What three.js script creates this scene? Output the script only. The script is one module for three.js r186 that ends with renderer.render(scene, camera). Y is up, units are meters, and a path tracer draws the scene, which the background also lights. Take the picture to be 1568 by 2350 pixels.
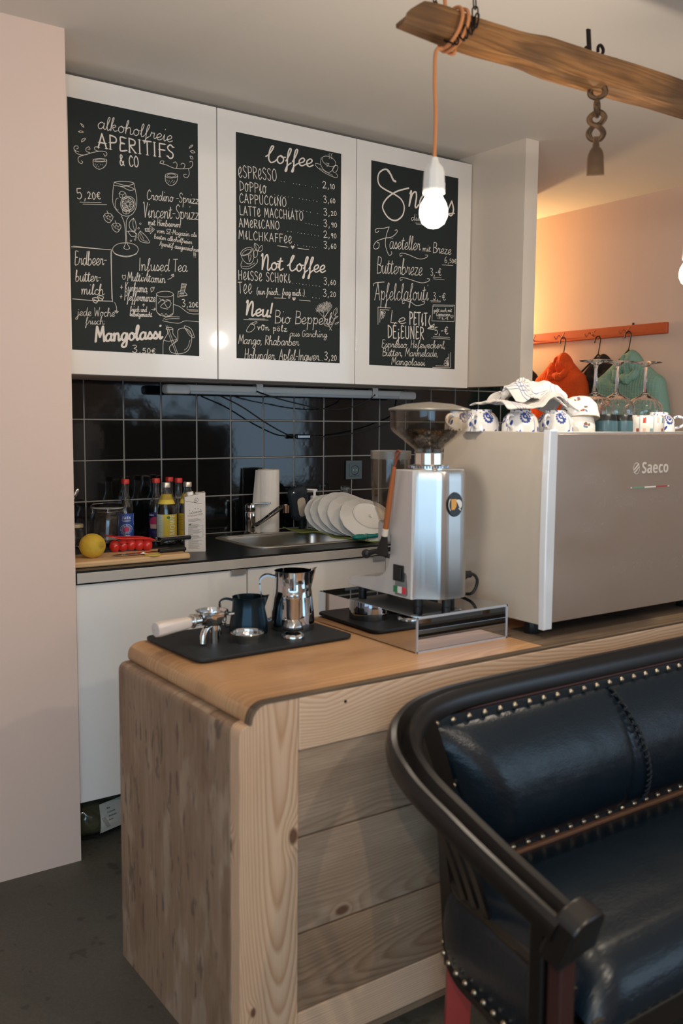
import * as THREE from 'three';
import { RoundedBoxGeometry } from 'three/addons/geometries/RoundedBoxGeometry.js';
import { TextGeometry } from 'three/addons/geometries/TextGeometry.js';
import { FontLoader } from 'three/addons/loaders/FontLoader.js';
import { MarchingCubes } from 'three/addons/objects/MarchingCubes.js';
import { RectAreaLightUniformsLib } from 'three/addons/lights/RectAreaLightUniformsLib.js';
import { mergeGeometries, mergeVertices, toCreasedNormals } from 'three/addons/utils/BufferGeometryUtils.js';

// ───────────────────────── camera, light, exposure ─────────────────────────
const scene = new THREE.Scene();
const renderer = new THREE.WebGLRenderer({ antialias: true });
renderer.toneMapping = THREE.LinearToneMapping;
renderer.toneMappingExposure = 0.84;
renderer.shadowMap.enabled = true;
RectAreaLightUniformsLib.init();

const camera = new THREE.PerspectiveCamera(57.685, 1568 / 2350, 0.05, 60);
{
  const yaw = 35.2258 * Math.PI / 180, pitch = 5.6152 * Math.PI / 180, roll = 0.4584 * Math.PI / 180;
  const f = new THREE.Vector3(Math.sin(yaw) * Math.cos(pitch), -Math.sin(pitch), -Math.cos(yaw) * Math.cos(pitch));
  const r = new THREE.Vector3(Math.cos(yaw), 0, Math.sin(yaw)), u = new THREE.Vector3().crossVectors(r, f);
  const r2 = r.clone().multiplyScalar(Math.cos(roll)).addScaledVector(u, Math.sin(roll));
  const u2 = r.clone().multiplyScalar(-Math.sin(roll)).addScaledVector(u, Math.cos(roll));
  camera.quaternion.setFromRotationMatrix(new THREE.Matrix4().makeBasis(r2, u2, f.clone().negate()));
  camera.position.set(-1.2142, 1.3753, 3.3752);
  camera.focus = 3.45; camera.userData.fStop = 3.2;   // shallow focus on the menu boards
}

// daylight outside the cafe windows
scene.background = new THREE.Color(0.5, 0.74, 1.0);
scene.backgroundIntensity = 0.5;
const DAY = new THREE.Color(0.42, 0.71, 1.0), WARM = new THREE.Color(1.0, 0.85, 0.68), AMBER = new THREE.Color(1.0, 0.66, 0.3);
const BULB = 1.1, GLOW = 8;            // candela of a pendant bulb, emission of its glass
function windowLight(name, x, y, z, w, h, ry, nits, tone = DAY) {      // daylight that comes in through one window opening
  const l = new THREE.RectAreaLight(tone, nits, w, h);
  l.name = name; l.position.set(x, y, z); l.rotation.y = ry; scene.add(l);
}
windowLight('window_daylight_front_left', -2.2, 1.19, 5.27, 1.7, 2.2, 0, 4);
windowLight('window_daylight_front_right', 3.35, 1.5, 5.27, 2.1, 1.6, 0, 2.8, new THREE.Color(0.55, 0.78, 1.0));
windowLight('window_daylight_left', -3.27, 1.42, 4.15, 2.0, 1.7, -Math.PI / 2, 2.8);

// ───────────────────────── helpers ─────────────────────────
let seedState = 7;
function rnd() { seedState = (seedState * 1664525 + 1013904223) >>> 0; return seedState / 4294967296; }
const rr = (a, b) => a + (b - a) * rnd();
const V = (x, y, z) => new THREE.Vector3(x, y, z);
const PI = Math.PI;

function hash(ix, iy, s) { let h = (ix * 374761393 + iy * 668265263 + s * 974634777) | 0; h = Math.imul(h ^ (h >>> 13), 1274126177); return ((h ^ (h >>> 16)) >>> 0) / 4294967296; }
function vnoise(x, y, s) {
  const ix = Math.floor(x), iy = Math.floor(y), fx = x - ix, fy = y - iy, u = fx * fx * (3 - 2 * fx), v = fy * fy * (3 - 2 * fy);
  const a = hash(ix, iy, s), b = hash(ix + 1, iy, s), c = hash(ix, iy + 1, s), d = hash(ix + 1, iy + 1, s);
  return a + (b - a) * u + (c - a) * v + (a - b - c + d) * u * v;
}
function fbm(x, y, s, o = 4) { let t = 0, a = 0.5, n = 0; for (let i = 0; i < o; i++) { t += a * vnoise(x, y, s + i * 17); n += a; x *= 2.03; y *= 2.03; a *= 0.5; } return t / n; }

const names = new Map();
function numbered(n) { const k = names.get(n) ?? 0; names.set(n, k + 1); return k ? n + '_' + String(k).padStart(3, '0') : n; }
function thing(name, label, category, p = [0, 0, 0], ry = 0, group) {
  const o = new THREE.Group(); o.name = numbered(name); o.position.set(...p); o.rotation.y = ry;
  o.userData = { label, category }; if (group) o.userData.group = group;
  scene.add(o); return o;
}
function part(name, geo, mat, parent, label) {
  const m = new THREE.Mesh(Array.isArray(geo) ? join(geo) : geo, mat); m.name = parent === scene ? numbered(name) : name;
  m.castShadow = m.receiveShadow = true; if (label) m.userData.label = label; parent.add(m); return m;
}
function single(name, geo, mat, label, category, p = [0, 0, 0], group) {
  const m = part(name, geo, mat, scene); m.position.set(...p); m.userData = { label, category }; if (group) m.userData.group = group; return m;
}
function struct(name, geo, mat) { const m = part(name, geo, mat, scene); m.userData.kind = 'structure'; return m; }
function copyOf(root, p, ry, label) {
  const c = root.clone(); c.name = numbered(root.name.replace(/_\d{3}$/, '')); c.position.set(...p); if (ry !== undefined) c.rotation.y = ry;
  c.userData = { ...root.userData }; if (label) c.userData.label = label; scene.add(c); return c;
}
function plain(g) {
  g = g.index ? g.toNonIndexed() : g;
  for (const k of Object.keys(g.attributes)) if (!['position', 'normal', 'uv'].includes(k)) g.deleteAttribute(k);
  if (!g.attributes.normal) g.computeVertexNormals();
  if (!g.attributes.uv) g.setAttribute('uv', new THREE.BufferAttribute(new Float32Array(g.attributes.position.count * 2), 2));
  g.morphAttributes = {}; return g;
}
function join(list) { return mergeGeometries(list.map(plain)); }
const E = new THREE.Euler(), Q = new THREE.Quaternion(), MX = new THREE.Matrix4();
function xf(g, p = [0, 0, 0], r = [0, 0, 0], s = [1, 1, 1]) { return g.applyMatrix4(MX.compose(V(...p), Q.setFromEuler(E.set(...r)), V(...s))); }
function box(w, h, d, x = 0, y = 0, z = 0, r = 0) {
  const g = r > 0 ? new RoundedBoxGeometry(w, h, d, 2, Math.min(r, w / 2.01, h / 2.01, d / 2.01)) : new THREE.BoxGeometry(w, h, d); return g.translate(x, y, z);
}
function slab(x0, x1, y0, y1, z0, z1, r = 0) { return box(x1 - x0, y1 - y0, z1 - z0, (x0 + x1) / 2, (y0 + y1) / 2, (z0 + z1) / 2, r); }
function cyl(r0, r1, h, x = 0, y = 0, z = 0, seg = 32) { return new THREE.CylinderGeometry(r1, r0, h, seg).translate(x, y, z); }   // r0 below, r1 above
function lathe(pts, seg = 48, crease = 0.7) { return toCreasedNormals(new THREE.LatheGeometry(pts.map(([r, y]) => new THREE.Vector2(Math.max(r, 1e-5), y)), seg), crease); }
function tube(pts, r, seg = 40, closed = false, rs = 10) { return new THREE.TubeGeometry(new THREE.CatmullRomCurve3(pts.map((p) => V(...p)), closed, 'centripetal'), seg, r, rs, closed); }
function capped(pts, r, seg = 40, rs = 10) { return join([tube(pts, r, seg, false, rs), xf(new THREE.SphereGeometry(r, rs, 8), pts[0]), xf(new THREE.SphereGeometry(r, rs, 8), pts[pts.length - 1])]); }
function extrude(shape, depth, bevel = 0, seg = 2) { return new THREE.ExtrudeGeometry(shape, { depth, bevelEnabled: bevel > 0, bevelSize: bevel, bevelThickness: bevel, bevelSegments: seg, curveSegments: 16 }); }
function shapeOf(pts) { const s = new THREE.Shape(); pts.forEach(([x, y], i) => (i ? s.lineTo(x, y) : s.moveTo(x, y))); s.closePath(); return s; }
function roundRect(x0, y0, x1, y1, r, P = THREE.Shape) {
  const s = new P(); s.moveTo(x0 + r, y0); s.lineTo(x1 - r, y0); s.absarc(x1 - r, y0 + r, r, -PI / 2, 0); s.lineTo(x1, y1 - r); s.absarc(x1 - r, y1 - r, r, 0, PI / 2);
  s.lineTo(x0 + r, y1); s.absarc(x0 + r, y1 - r, r, PI / 2, PI); s.lineTo(x0, y0 + r); s.absarc(x0 + r, y0 + r, r, PI, PI * 1.5); return s;
}
// profile [[side, up], ...] swept along points; side points to the right of the way, up stays near world up
function sweep(profile, pts, n = 40, crease = 0.6, scaleAt) {
  const c = new THREE.CatmullRomCurve3(pts.map((p) => V(...p)), false, 'centripetal'), pos = [], idx = [], uv = [], m = profile.length, P = c.getSpacedPoints(n), up = V(0, 1, 0);
  let run = 0;
  for (let i = 0; i <= n; i++) {
    const t = c.getTangentAt(i / n), s = V(0, 0, 0).crossVectors(t, up).normalize(), u = V(0, 0, 0).crossVectors(s, t), k = scaleAt ? scaleAt(i / n) : 1;
    if (i) run += P[i].distanceTo(P[i - 1]);
    for (let j = 0; j < m; j++) { const q = P[i].clone().addScaledVector(s, profile[j][0] * k).addScaledVector(u, profile[j][1] * k); pos.push(q.x, q.y, q.z); uv.push(run, j / m * 0.2); }
  }
  for (let i = 0; i < n; i++) for (let j = 0; j < m; j++) { const a = i * m + j, b = i * m + (j + 1) % m; idx.push(a, a + m, b, b, a + m, b + m); }
  const tri = THREE.ShapeUtils.triangulateShape(profile.map(([x, y]) => new THREE.Vector2(x, y)), []);
  for (const [a, b, d] of tri) { idx.push(a, b, d); const o = n * m; idx.push(o + a, o + d, o + b); }
  const g = new THREE.BufferGeometry(); g.setAttribute('position', new THREE.Float32BufferAttribute(pos, 3)); g.setAttribute('uv', new THREE.Float32BufferAttribute(uv, 2)); g.setIndex(idx);
  return toCreasedNormals(g, crease);
}
// texture coordinates in metres from the flat side a triangle lies on; the grain runs along axis 0, 1 or 2
function boxUV(g, axis = 0, ou = 0, ov = 0) {
  g = plain(g); const p = g.attributes.position, uv = new Float32Array(p.count * 2), a = V(0, 0, 0), b = V(0, 0, 0), c = V(0, 0, 0);
  for (let i = 0; i < p.count; i += 3) {
    a.fromBufferAttribute(p, i); b.fromBufferAttribute(p, i + 1).sub(a); c.fromBufferAttribute(p, i + 2).sub(a); b.cross(c);
    const n = [Math.abs(b.x), Math.abs(b.y), Math.abs(b.z)], k = n.indexOf(Math.max(...n));
    let [u, v] = [0, 1, 2].filter((q) => q !== k); if (v === axis) [u, v] = [v, u];
    for (let j = 0; j < 3; j++) { const q = [p.getX(i + j), p.getY(i + j), p.getZ(i + j)]; uv[(i + j) * 2] = q[u] * (k === axis ? 0.15 : 1) + ou; uv[(i + j) * 2 + 1] = q[v] + ov; }
  }
  g.setAttribute('uv', new THREE.BufferAttribute(uv, 2)); return g;
}
// a grid surface f(u, v) -> [x, y, z]; thick > 0 gives it a back
function sheet(f, nu, nv, thick = 0) {
  const pos = [], uv = [], idx = [];
  for (let j = 0; j <= nv; j++) for (let i = 0; i <= nu; i++) { pos.push(...f(i / nu, j / nv)); uv.push(i / nu, j / nv); }
  for (let j = 0; j < nv; j++) for (let i = 0; i < nu; i++) { const a = j * (nu + 1) + i, b = a + nu + 1; idx.push(a, a + 1, b, b, a + 1, b + 1); }
  const g = new THREE.BufferGeometry(); g.setAttribute('position', new THREE.Float32BufferAttribute(pos, 3)); g.setAttribute('uv', new THREE.Float32BufferAttribute(uv, 2)); g.setIndex(idx); g.computeVertexNormals();
  if (!thick) return g;
  const n = g.attributes.normal, N = n.count, back = [];
  for (let i = 0; i < N; i++) back.push(pos[i * 3] - n.getX(i) * thick, pos[i * 3 + 1] - n.getY(i) * thick, pos[i * 3 + 2] - n.getZ(i) * thick);
  const edge = []; for (let i = 0; i <= nu; i++) edge.push(i); for (let j = 1; j <= nv; j++) edge.push(j * (nu + 1) + nu); for (let i = nu - 1; i >= 0; i--) edge.push(nv * (nu + 1) + i); for (let j = nv - 1; j > 0; j--) edge.push(j * (nu + 1));
  const all = [...idx]; for (let i = 0; i < idx.length; i += 3) all.push(idx[i] + N, idx[i + 2] + N, idx[i + 1] + N);
  edge.forEach((a, i) => { const b = edge[(i + 1) % edge.length]; all.push(a, a + N, b, b, a + N, b + N); });
  const h = new THREE.BufferGeometry(); h.setAttribute('position', new THREE.Float32BufferAttribute([...pos, ...back], 3)); h.setAttribute('uv', new THREE.Float32BufferAttribute([...uv, ...uv], 2)); h.setIndex(all);
  return toCreasedNormals(h, 0.9);
}
// soft forms: a distance function meshed on a grid over a box
function blob(dist, lo, hi, res = 48) {
  const mc = new MarchingCubes(res, undefined, false, false, 400000); mc.isolation = 0;
  const s = [0, 1, 2].map((k) => (hi[k] - lo[k]) / 2), c = [0, 1, 2].map((k) => (hi[k] + lo[k]) / 2), half = res / 2;
  for (let k = 0; k < res; k++) for (let j = 0; j < res; j++) for (let i = 0; i < res; i++)
    mc.field[i + j * res + k * res * res] = -dist(c[0] + s[0] * (i - half) / half, c[1] + s[1] * (j - half) / half, c[2] + s[2] * (k - half) / half);
  mc.update();
  const n = mc.count, p = mc.positionArray.slice(0, n * 3), q = mc.normalArray.slice(0, n * 3);
  for (let i = 0; i < n; i++) { for (let k = 0; k < 3; k++) { p[i * 3 + k] = c[k] + s[k] * p[i * 3 + k]; q[i * 3 + k] /= s[k]; } const l = Math.hypot(q[i * 3], q[i * 3 + 1], q[i * 3 + 2]) || 1; for (let k = 0; k < 3; k++) q[i * 3 + k] /= l; }
  const g = new THREE.BufferGeometry(); g.setAttribute('position', new THREE.BufferAttribute(p, 3)); g.setAttribute('normal', new THREE.BufferAttribute(q, 3)); return boxUV(g, 0);
}
const smin = (a, b, k) => { const h = Math.max(0, Math.min(1, 0.5 + 0.5 * (b - a) / k)); return b + (a - b) * h - k * h * (1 - h); };
function capsule(x, y, z, a, b, ra, rb) {
  const ab = [b[0] - a[0], b[1] - a[1], b[2] - a[2]], ap = [x - a[0], y - a[1], z - a[2]], t = Math.max(0, Math.min(1, (ap[0] * ab[0] + ap[1] * ab[1] + ap[2] * ab[2]) / (ab[0] ** 2 + ab[1] ** 2 + ab[2] ** 2 || 1)));
  return Math.hypot(ap[0] - ab[0] * t, ap[1] - ab[1] * t, ap[2] - ab[2] * t) - (ra + (rb - ra) * t);
}
const ellipsoid = (x, y, z, c, r) => { const k = Math.hypot((x - c[0]) / r[0], (y - c[1]) / r[1], (z - c[2]) / r[2]); return (k - 1) * Math.min(...r); };
// ───────────────────────── materials ─────────────────────────
function dataTex(w, h, fn, srgb = true, mirror = true) {
  const d = new Uint8Array(w * h * 4);
  for (let y = 0; y < h; y++) for (let x = 0; x < w; x++) { const c = fn(x / w, y / h), o = (y * w + x) * 4; d[o] = Math.max(0, Math.min(255, c[0])); d[o + 1] = Math.max(0, Math.min(255, c[1])); d[o + 2] = Math.max(0, Math.min(255, c[2])); d[o + 3] = 255; }
  const t = new THREE.DataTexture(d, w, h); t.magFilter = THREE.LinearFilter; t.minFilter = THREE.LinearMipmapLinearFilter; t.generateMipmaps = true;
  t.wrapS = t.wrapT = mirror ? THREE.MirroredRepeatWrapping : THREE.RepeatWrapping; if (srgb) t.colorSpace = THREE.SRGBColorSpace; t.needsUpdate = true; return t;
}
const grey = (fn) => (u, v) => { const k = 255 * fn(u, v); return [k, k, k]; };
const mixc = (a, b, t) => [a[0] + (b[0] - a[0]) * t, a[1] + (b[1] - a[1]) * t, a[2] + (b[2] - a[2]) * t];
function canvasTex(w, h, draw) {
  const c = document.createElement('canvas'); c.width = w; c.height = h; draw(c.getContext('2d'), w, h);
  const t = new THREE.CanvasTexture(c); t.colorSpace = THREE.SRGBColorSpace; t.anisotropy = 8; return t;
}
// sawn timber: u metres along the grain (L), v across (W)
function woodTex({ seed = 1, L = 1.6, W = 0.4, w = 1024, h = 512, light, dark, rings = 70, depth = 0.13, knots = [], fibre = 16, stain = 0, stainColor = [60, 45, 35], sharp = 2.2 }) {
  return dataTex(w, h, (x, y) => {
    const u = x * L, v = y * W, dy = v - W * 0.5 + 0.05 * (fbm(u * 1.1, 3.3, seed) - 0.5) + 0.006 * (fbm(u * 7, v * 12, seed + 5) - 0.5);
    let rad = Math.hypot(dy, 0.012 + depth * fbm(u * 0.9 + 11, 0.5, seed + 2, 2)), kn = 0;
    for (const [ku, kv, kr] of knots) { const d = Math.hypot((u - ku) * 0.55, v - kv); rad += kr * 0.9 * Math.exp(-((d / (kr * 1.8)) ** 2)); if (d < kr) kn = Math.max(kn, Math.min(1, (kr - d) / kr * 2.4)); }
    const t = (rad * rings * 2 + 0.5 * fbm(u * 2, v * 9, seed + 8)) % 1, late = t < 0.8 ? (t / 0.8) ** sharp : (1 - t) / 0.2;
    let c = mixc(light, dark, late * (0.45 + 0.5 * fbm(u * 1.7, v * 5, seed + 4)));
    const f = (fbm(u * 14, v * 420, seed + 9, 3) - 0.5) * fibre + (fbm(u * 3, v * 14, seed + 12, 3) - 0.5) * fibre * 1.4;
    c = [c[0] + f, c[1] + f * 0.95, c[2] + f * 0.85];
    if (stain) c = mixc(c, stainColor, stain * Math.max(0, Math.min(1, (fbm(u * 3.2, v * 8, seed + 21, 4) - 0.5) * 5)));
    if (kn) c = mixc(c, [92, 58, 40], kn * 0.85);
    return c;
  });
}
const T = {};
function std(o) { return new THREE.MeshStandardMaterial(o); }
function phys(o) { return new THREE.MeshPhysicalMaterial(o); }
function timber(tex, L = 1.6, W = 0.4, o = {}) {
  const map = tex.clone(); map.repeat.set(1 / L, 1 / W); map.needsUpdate = true;
  return std({ map, roughness: 0.62, bumpMap: map, bumpScale: 0.0006, ...o });
}
T.pine = woodTex({ seed: 11, light: [224, 190, 158], dark: [182, 134, 96], rings: 95, depth: 0.12, knots: [[0.35, 0.31, 0.012], [0.9, 0.1, 0.01], [1.3, 0.25, 0.013]], fibre: 12 });
T.pinePost = woodTex({ seed: 29, light: [216, 180, 146], dark: [176, 130, 94], rings: 130, depth: 0.16, W: 0.2, L: 0.9, knots: [[0.6, 0.125, 0.012], [0.25, 0.03, 0.007]], fibre: 12 });
T.grey = woodTex({ seed: 43, light: [170, 143, 117], dark: [144, 116, 91], rings: 95, depth: 0.1, knots: [[0.4, 0.2, 0.012], [1.2, 0.13, 0.016]], fibre: 30, stain: 0.4, stainColor: [132, 108, 84] });
T.greyB = woodTex({ seed: 57, light: [158, 129, 101], dark: [130, 99, 73], rings: 110, depth: 0.14, knots: [[0.8, 0.3, 0.01]], fibre: 26, stain: 0.4, stainColor: [120, 92, 66] });
T.top = woodTex({ seed: 71, light: [192, 148, 104], dark: [168, 122, 80], rings: 70, depth: 0.22, fibre: 20, stain: 0.35, stainColor: [128, 92, 60], sharp: 1.4 });
T.beam = woodTex({ seed: 83, light: [160, 112, 64], dark: [116, 78, 42], rings: 90, depth: 0.05, W: 0.2, L: 1.2, fibre: 34, stain: 0.6, stainColor: [66, 48, 32], w: 1024, h: 256 });
T.worn = woodTex({ seed: 97, light: [112, 92, 70], dark: [72, 58, 44], rings: 60, depth: 0.1, fibre: 26, stain: 0.6, stainColor: [58, 46, 36], w: 512, h: 256 });
T.board = woodTex({ seed: 101, light: [214, 176, 130], dark: [190, 148, 102], rings: 60, depth: 0.1, W: 0.16, L: 0.6, fibre: 8, w: 512, h: 256 });
T.panel = dataTex(512, 1024, (x, y) => {      // end board: worn paint over timber, blotches with their own outline
  const u = x * 0.6, v = y * 0.9, f = (fbm(u * 160, v * 14, 5, 3) - 0.5) * 22;
  let c = mixc([156, 129, 103], [134, 105, 81], fbm(u * 9, v * 3, 31));
  const pale = Math.max(0, Math.min(1, (fbm(u * 22, v * 7, 61, 5) - 0.56) * 9)), brown = Math.max(0, Math.min(1, (fbm(u * 16, v * 6, 77, 5) - 0.57) * 9)), fleck = Math.max(0, Math.min(1, (fbm(u * 60, v * 16, 91, 4) - 0.66) * 12));
  c = mixc(c, [174, 154, 130], pale * 0.45); c = mixc(c, [120, 90, 66], brown * 0.5); c = mixc(c, [84, 68, 56], fleck * 0.55);
  return [c[0] + f, c[1] + f, c[2] + f];
});
T.floor = dataTex(1024, 1024, (x, y) => {
  const u = x * 4, v = y * 4, k = fbm(u * 1.6, v * 1.6, 7, 5), s = fbm(u * 0.9, v * 1.1, 19, 4), g = (hash(Math.floor(x * 1024), Math.floor(y * 1024), 3) - 0.5) * 12;
  let c = mixc([92, 88, 78], [66, 64, 56], k); c = mixc(c, [104, 92, 76], Math.max(0, Math.min(1, (s - 0.55) * 6)) * 0.5);
  const p = fbm(u * 26, v * 26, 71, 2) > 0.8 ? -16 : 0; return [c[0] + g + p, c[1] + g + p, c[2] + g + p];
});
T.plaster = dataTex(512, 512, grey((x, y) => 0.5 + 0.5 * (fbm(x * 60, y * 60, 13, 4) - 0.5)), false);
T.orange = dataTex(256, 256, grey((x, y) => { const a = fbm(x * 40, y * 40, 23, 3); return a; }), false);
T.leather = dataTex(512, 512, grey((x, y) => 0.5 + 0.5 * (fbm(x * 90, y * 90, 37, 3) - 0.5) + 0.25 * (fbm(x * 9, y * 9, 39, 3) - 0.5)), false);
T.waffle = dataTex(128, 128, grey((x, y) => 0.5 + 0.3 * Math.sin(x * PI * 16) * 0.6 + 0.35 * Math.pow(Math.abs(Math.sin(y * PI * 16)), 0.6) - 0.2), false, false);
T.smudge = dataTex(256, 256, grey((x, y) => 0.32 + 0.3 * fbm(x * 5, y * 5, 47, 5)), false);
T.brush = dataTex(256, 256, grey((x, y) => 0.3 + 0.25 * fbm(x * 3, y * 120, 51, 3)), false);
function rep(t, su, sv) { const c = t.clone(); c.repeat.set(su, sv); c.needsUpdate = true; return c; }

const M = {
  peach: std({ color: 0xdec4b4, roughness: 0.9, bumpMap: rep(T.plaster, 0.5, 0.5), bumpScale: 0.0012 }),
  ceiling: std({ color: 0xdfd8cf, roughness: 0.95, bumpMap: rep(T.plaster, 0.5, 0.5), bumpScale: 0.001 }),
  partition: std({ color: 0xd9cbbb, roughness: 0.9, bumpMap: rep(T.plaster, 0.5, 0.5), bumpScale: 0.001 }),
  floor: std({ map: rep(T.floor, 0.25, 0.25), roughness: 0.55, bumpMap: rep(T.floor, 0.25, 0.25), bumpScale: 0.0008 }),
  grout: std({ color: 0x8d8a84, roughness: 0.9 }),
  tile: phys({ color: 0x0c0e0f, roughness: 0.07, ior: 1.5, bumpMap: rep(T.orange, 1.2, 1.2), bumpScale: 0.00012 }),
  white: phys({ color: 0xe9e4dd, roughness: 0.3, clearcoat: 0.7, clearcoatRoughness: 0.05 }),
  carcass: std({ color: 0xd8d2ca, roughness: 0.5 }),
  worktop: std({ color: 0x14181a, roughness: 0.32, bumpMap: rep(T.orange, 6, 6), bumpScale: 0.0002 }),
  steel: std({ color: 0xc6c0b7, metalness: 0.85, roughness: 1, roughnessMap: rep(T.brush, 4, 4) }),
  chrome: std({ color: 0xd6d4d0, metalness: 1, roughness: 0.07 }),
  mirror: std({ color: 0xc9cacb, metalness: 1, roughness: 0.025 }),
  pewter: std({ color: 0x8d8f92, metalness: 1, roughness: 0.25 }),
  alu: std({ color: 0xc6c4c0, metalness: 1, roughness: 0.2 }),
  aluMatt: std({ color: 0xcfccc8, metalness: 0.5, roughness: 0.5, bumpMap: rep(T.orange, 30, 30), bumpScale: 0.0002 }),
  black: std({ color: 0x121314, roughness: 0.5 }),
  rubber: std({ color: 0x15191c, roughness: 0.55, bumpMap: rep(T.orange, 20, 20), bumpScale: 0.0003 }),
  iron: std({ color: 0x2a1c14, metalness: 0.5, roughness: 0.75, bumpMap: rep(T.leather, 6, 6), bumpScale: 0.0008 }),
  rust: std({ map: dataTex(128, 128, (x, y) => mixc([96, 72, 46], [50, 34, 24], Math.max(0, Math.min(1, (fbm(x * 9, y * 9, 3, 4) - 0.4) * 5)))), metalness: 0.3, roughness: 0.85 }),
  glass: phys({ color: 0xffffff, transmission: 1, roughness: 0.01, thickness: 0.004, ior: 1.48 }),
  pane: phys({ color: 0xffffff, transmission: 1, roughness: 0.01, thickness: 0, ior: 1.45 }),
  smoke: phys({ color: 0xf2eee8, transmission: 1, roughness: 0.05, thickness: 0, ior: 1.45 }),
  porcelain: phys({ color: 0xeae5dc, roughness: 0.18, clearcoat: 0.6, clearcoatRoughness: 0.05 }),
  paper: std({ color: 0xe8ded2, roughness: 0.95, bumpMap: rep(T.leather, 3, 3), bumpScale: 0.002 }),
  plasticWhite: std({ color: 0xe6e2da, roughness: 0.4 }),
  alloyStrip: std({ color: 0xc9c2b8, metalness: 0.35, roughness: 0.45 }),
  stripWhite: std({ color: 0xf3efe6, roughness: 0.45 }),
  cord: std({ color: 0xc98250, roughness: 0.9 }),
  wire: std({ color: 0x17181a, roughness: 0.6 }),
  leather: phys({ color: 0x0a1822, roughness: 0.3, ior: 1.5, bumpMap: rep(T.leather, 2, 2), bumpScale: 0.0008 }),
  ebony: phys({ color: 0x0f0906, roughness: 0.36, clearcoat: 0.2, clearcoatRoughness: 0.25 }),
  mahogany: std({ color: 0x3a1d18, roughness: 0.45 }),
  redWood: std({ color: 0xb0443a, roughness: 0.5 }),
  stud: std({ color: 0xb9a88e, metalness: 1, roughness: 0.28 }),
  rail: std({ color: 0xc4582e, roughness: 0.5 }),
};
M.pine = timber(T.pine); M.pinePost = timber(T.pinePost, 0.9, 0.2); M.greyA = timber(T.grey, 1.6, 0.4, { roughness: 0.75 }); M.greyB = timber(T.greyB, 1.6, 0.4, { roughness: 0.75 });
M.top = timber(T.top, 1.6, 0.4, { roughness: 0.42 }); M.beam = timber(T.beam, 1.2, 0.2, { roughness: 0.8, bumpScale: 0.003 }); M.worn = timber(T.worn, 1.6, 0.4, { roughness: 0.8 }); M.cutBoard = timber(T.board, 0.6, 0.16);
M.panel = (() => { const map = T.panel.clone(); map.repeat.set(1 / 0.6, 1 / 0.9); map.needsUpdate = true; return std({ map, roughness: 0.8, bumpMap: map, bumpScale: 0.001 }); })();
function knit(hex) { return std({ color: hex, roughness: 0.95, bumpMap: rep(T.waffle, 9, 9), bumpScale: 0.004 }); }
// ───────────────────────── the room ─────────────────────────
const H = 2.487;
struct('floor', boxUV(slab(-3.45, 5.2, -0.12, 0, -2.2, 5.45), 0), M.floor);
struct('ceiling', boxUV(slab(-3.45, 5.2, H, H + 0.12, -2.2, 5.45), 0), M.ceiling);
struct('wall_left', boxUV(slab(-3.3, -0.265, 0, H, 0, 0.635), 0), M.peach);          // block beside the kitchen niche, its broad face to the room
struct('wall_right', [boxUV(slab(2.68, 2.82, 0, H, -2.2, 1.25), 2), boxUV(slab(2.82, 5.2, 0, H, 1.13, 1.25), 0)], M.peach);
struct('wall_passage', [boxUV(slab(1.45, 2.68, 0, H, -2.2, -2.05), 0), boxUV(slab(1.45, 1.6, 0, H, -2.05, -0.12), 2)], M.peach);
struct('wall_east', boxUV(slab(5.05, 5.2, 0, H, 1.25, 5.3), 2), M.peach);
const opened = (u0, u1, holes, put) => {      // a wall with window openings: piers between, sills below, lintels above
  const out = []; let at = u0;
  for (const [a, b, s, t] of holes) { out.push(put(at, a, 0, H), put(a, b, 0, s), put(a, b, t, H)); at = b; }
  out.push(put(at, u1, 0, H)); return out;
};
struct('wall_front', opened(-3.45, 5.2, [[-3.05, -1.35, 0.09, 2.29], [2.3, 4.4, 0.7, 2.3]], (a, b, y0, y1) => boxUV(slab(a, b, y0, y1, 5.3, 5.45), 0)), M.peach);
struct('wall_west', opened(0.635, 5.3, [[3.15, 5.15, 0.57, 2.27]], (a, b, y0, y1) => boxUV(slab(-3.45, -3.3, y0, y1, a, b), 2)), M.peach);
function windowIn(n, w, h, p, ry) {
  const g = new THREE.Group(); g.name = 'window_' + n; g.userData.kind = 'structure'; g.position.set(...p); g.rotation.y = ry; scene.add(g);
  const f = 0.05, bars = [box(w, f, 0.06, 0, h / 2 - f / 2, 0), box(w, f, 0.06, 0, -h / 2 + f / 2, 0), box(f, h, 0.06, -w / 2 + f / 2, 0, 0), box(f, h, 0.06, w / 2 - f / 2, 0, 0), box(f, h, 0.05, 0, 0, 0)];
  part('window_frame', bars, M.plasticWhite, g); part('pane', box(w - 2 * f, h - 2 * f, 0.004), M.pane, g);
}
windowIn(1, 1.7, 2.2, [-2.2, 1.19, 5.38], 0); windowIn(2, 2.1, 1.6, [3.35, 1.5, 5.38], 0); windowIn(3, 2.0, 1.7, [-3.38, 1.42, 4.15], PI / 2);
struct('wall_partition', boxUV(slab(1.552, 1.624, 1.522, H, 0, 0.697), 2), M.partition);     // short wall hung from the ceiling beside the cabinets

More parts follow.
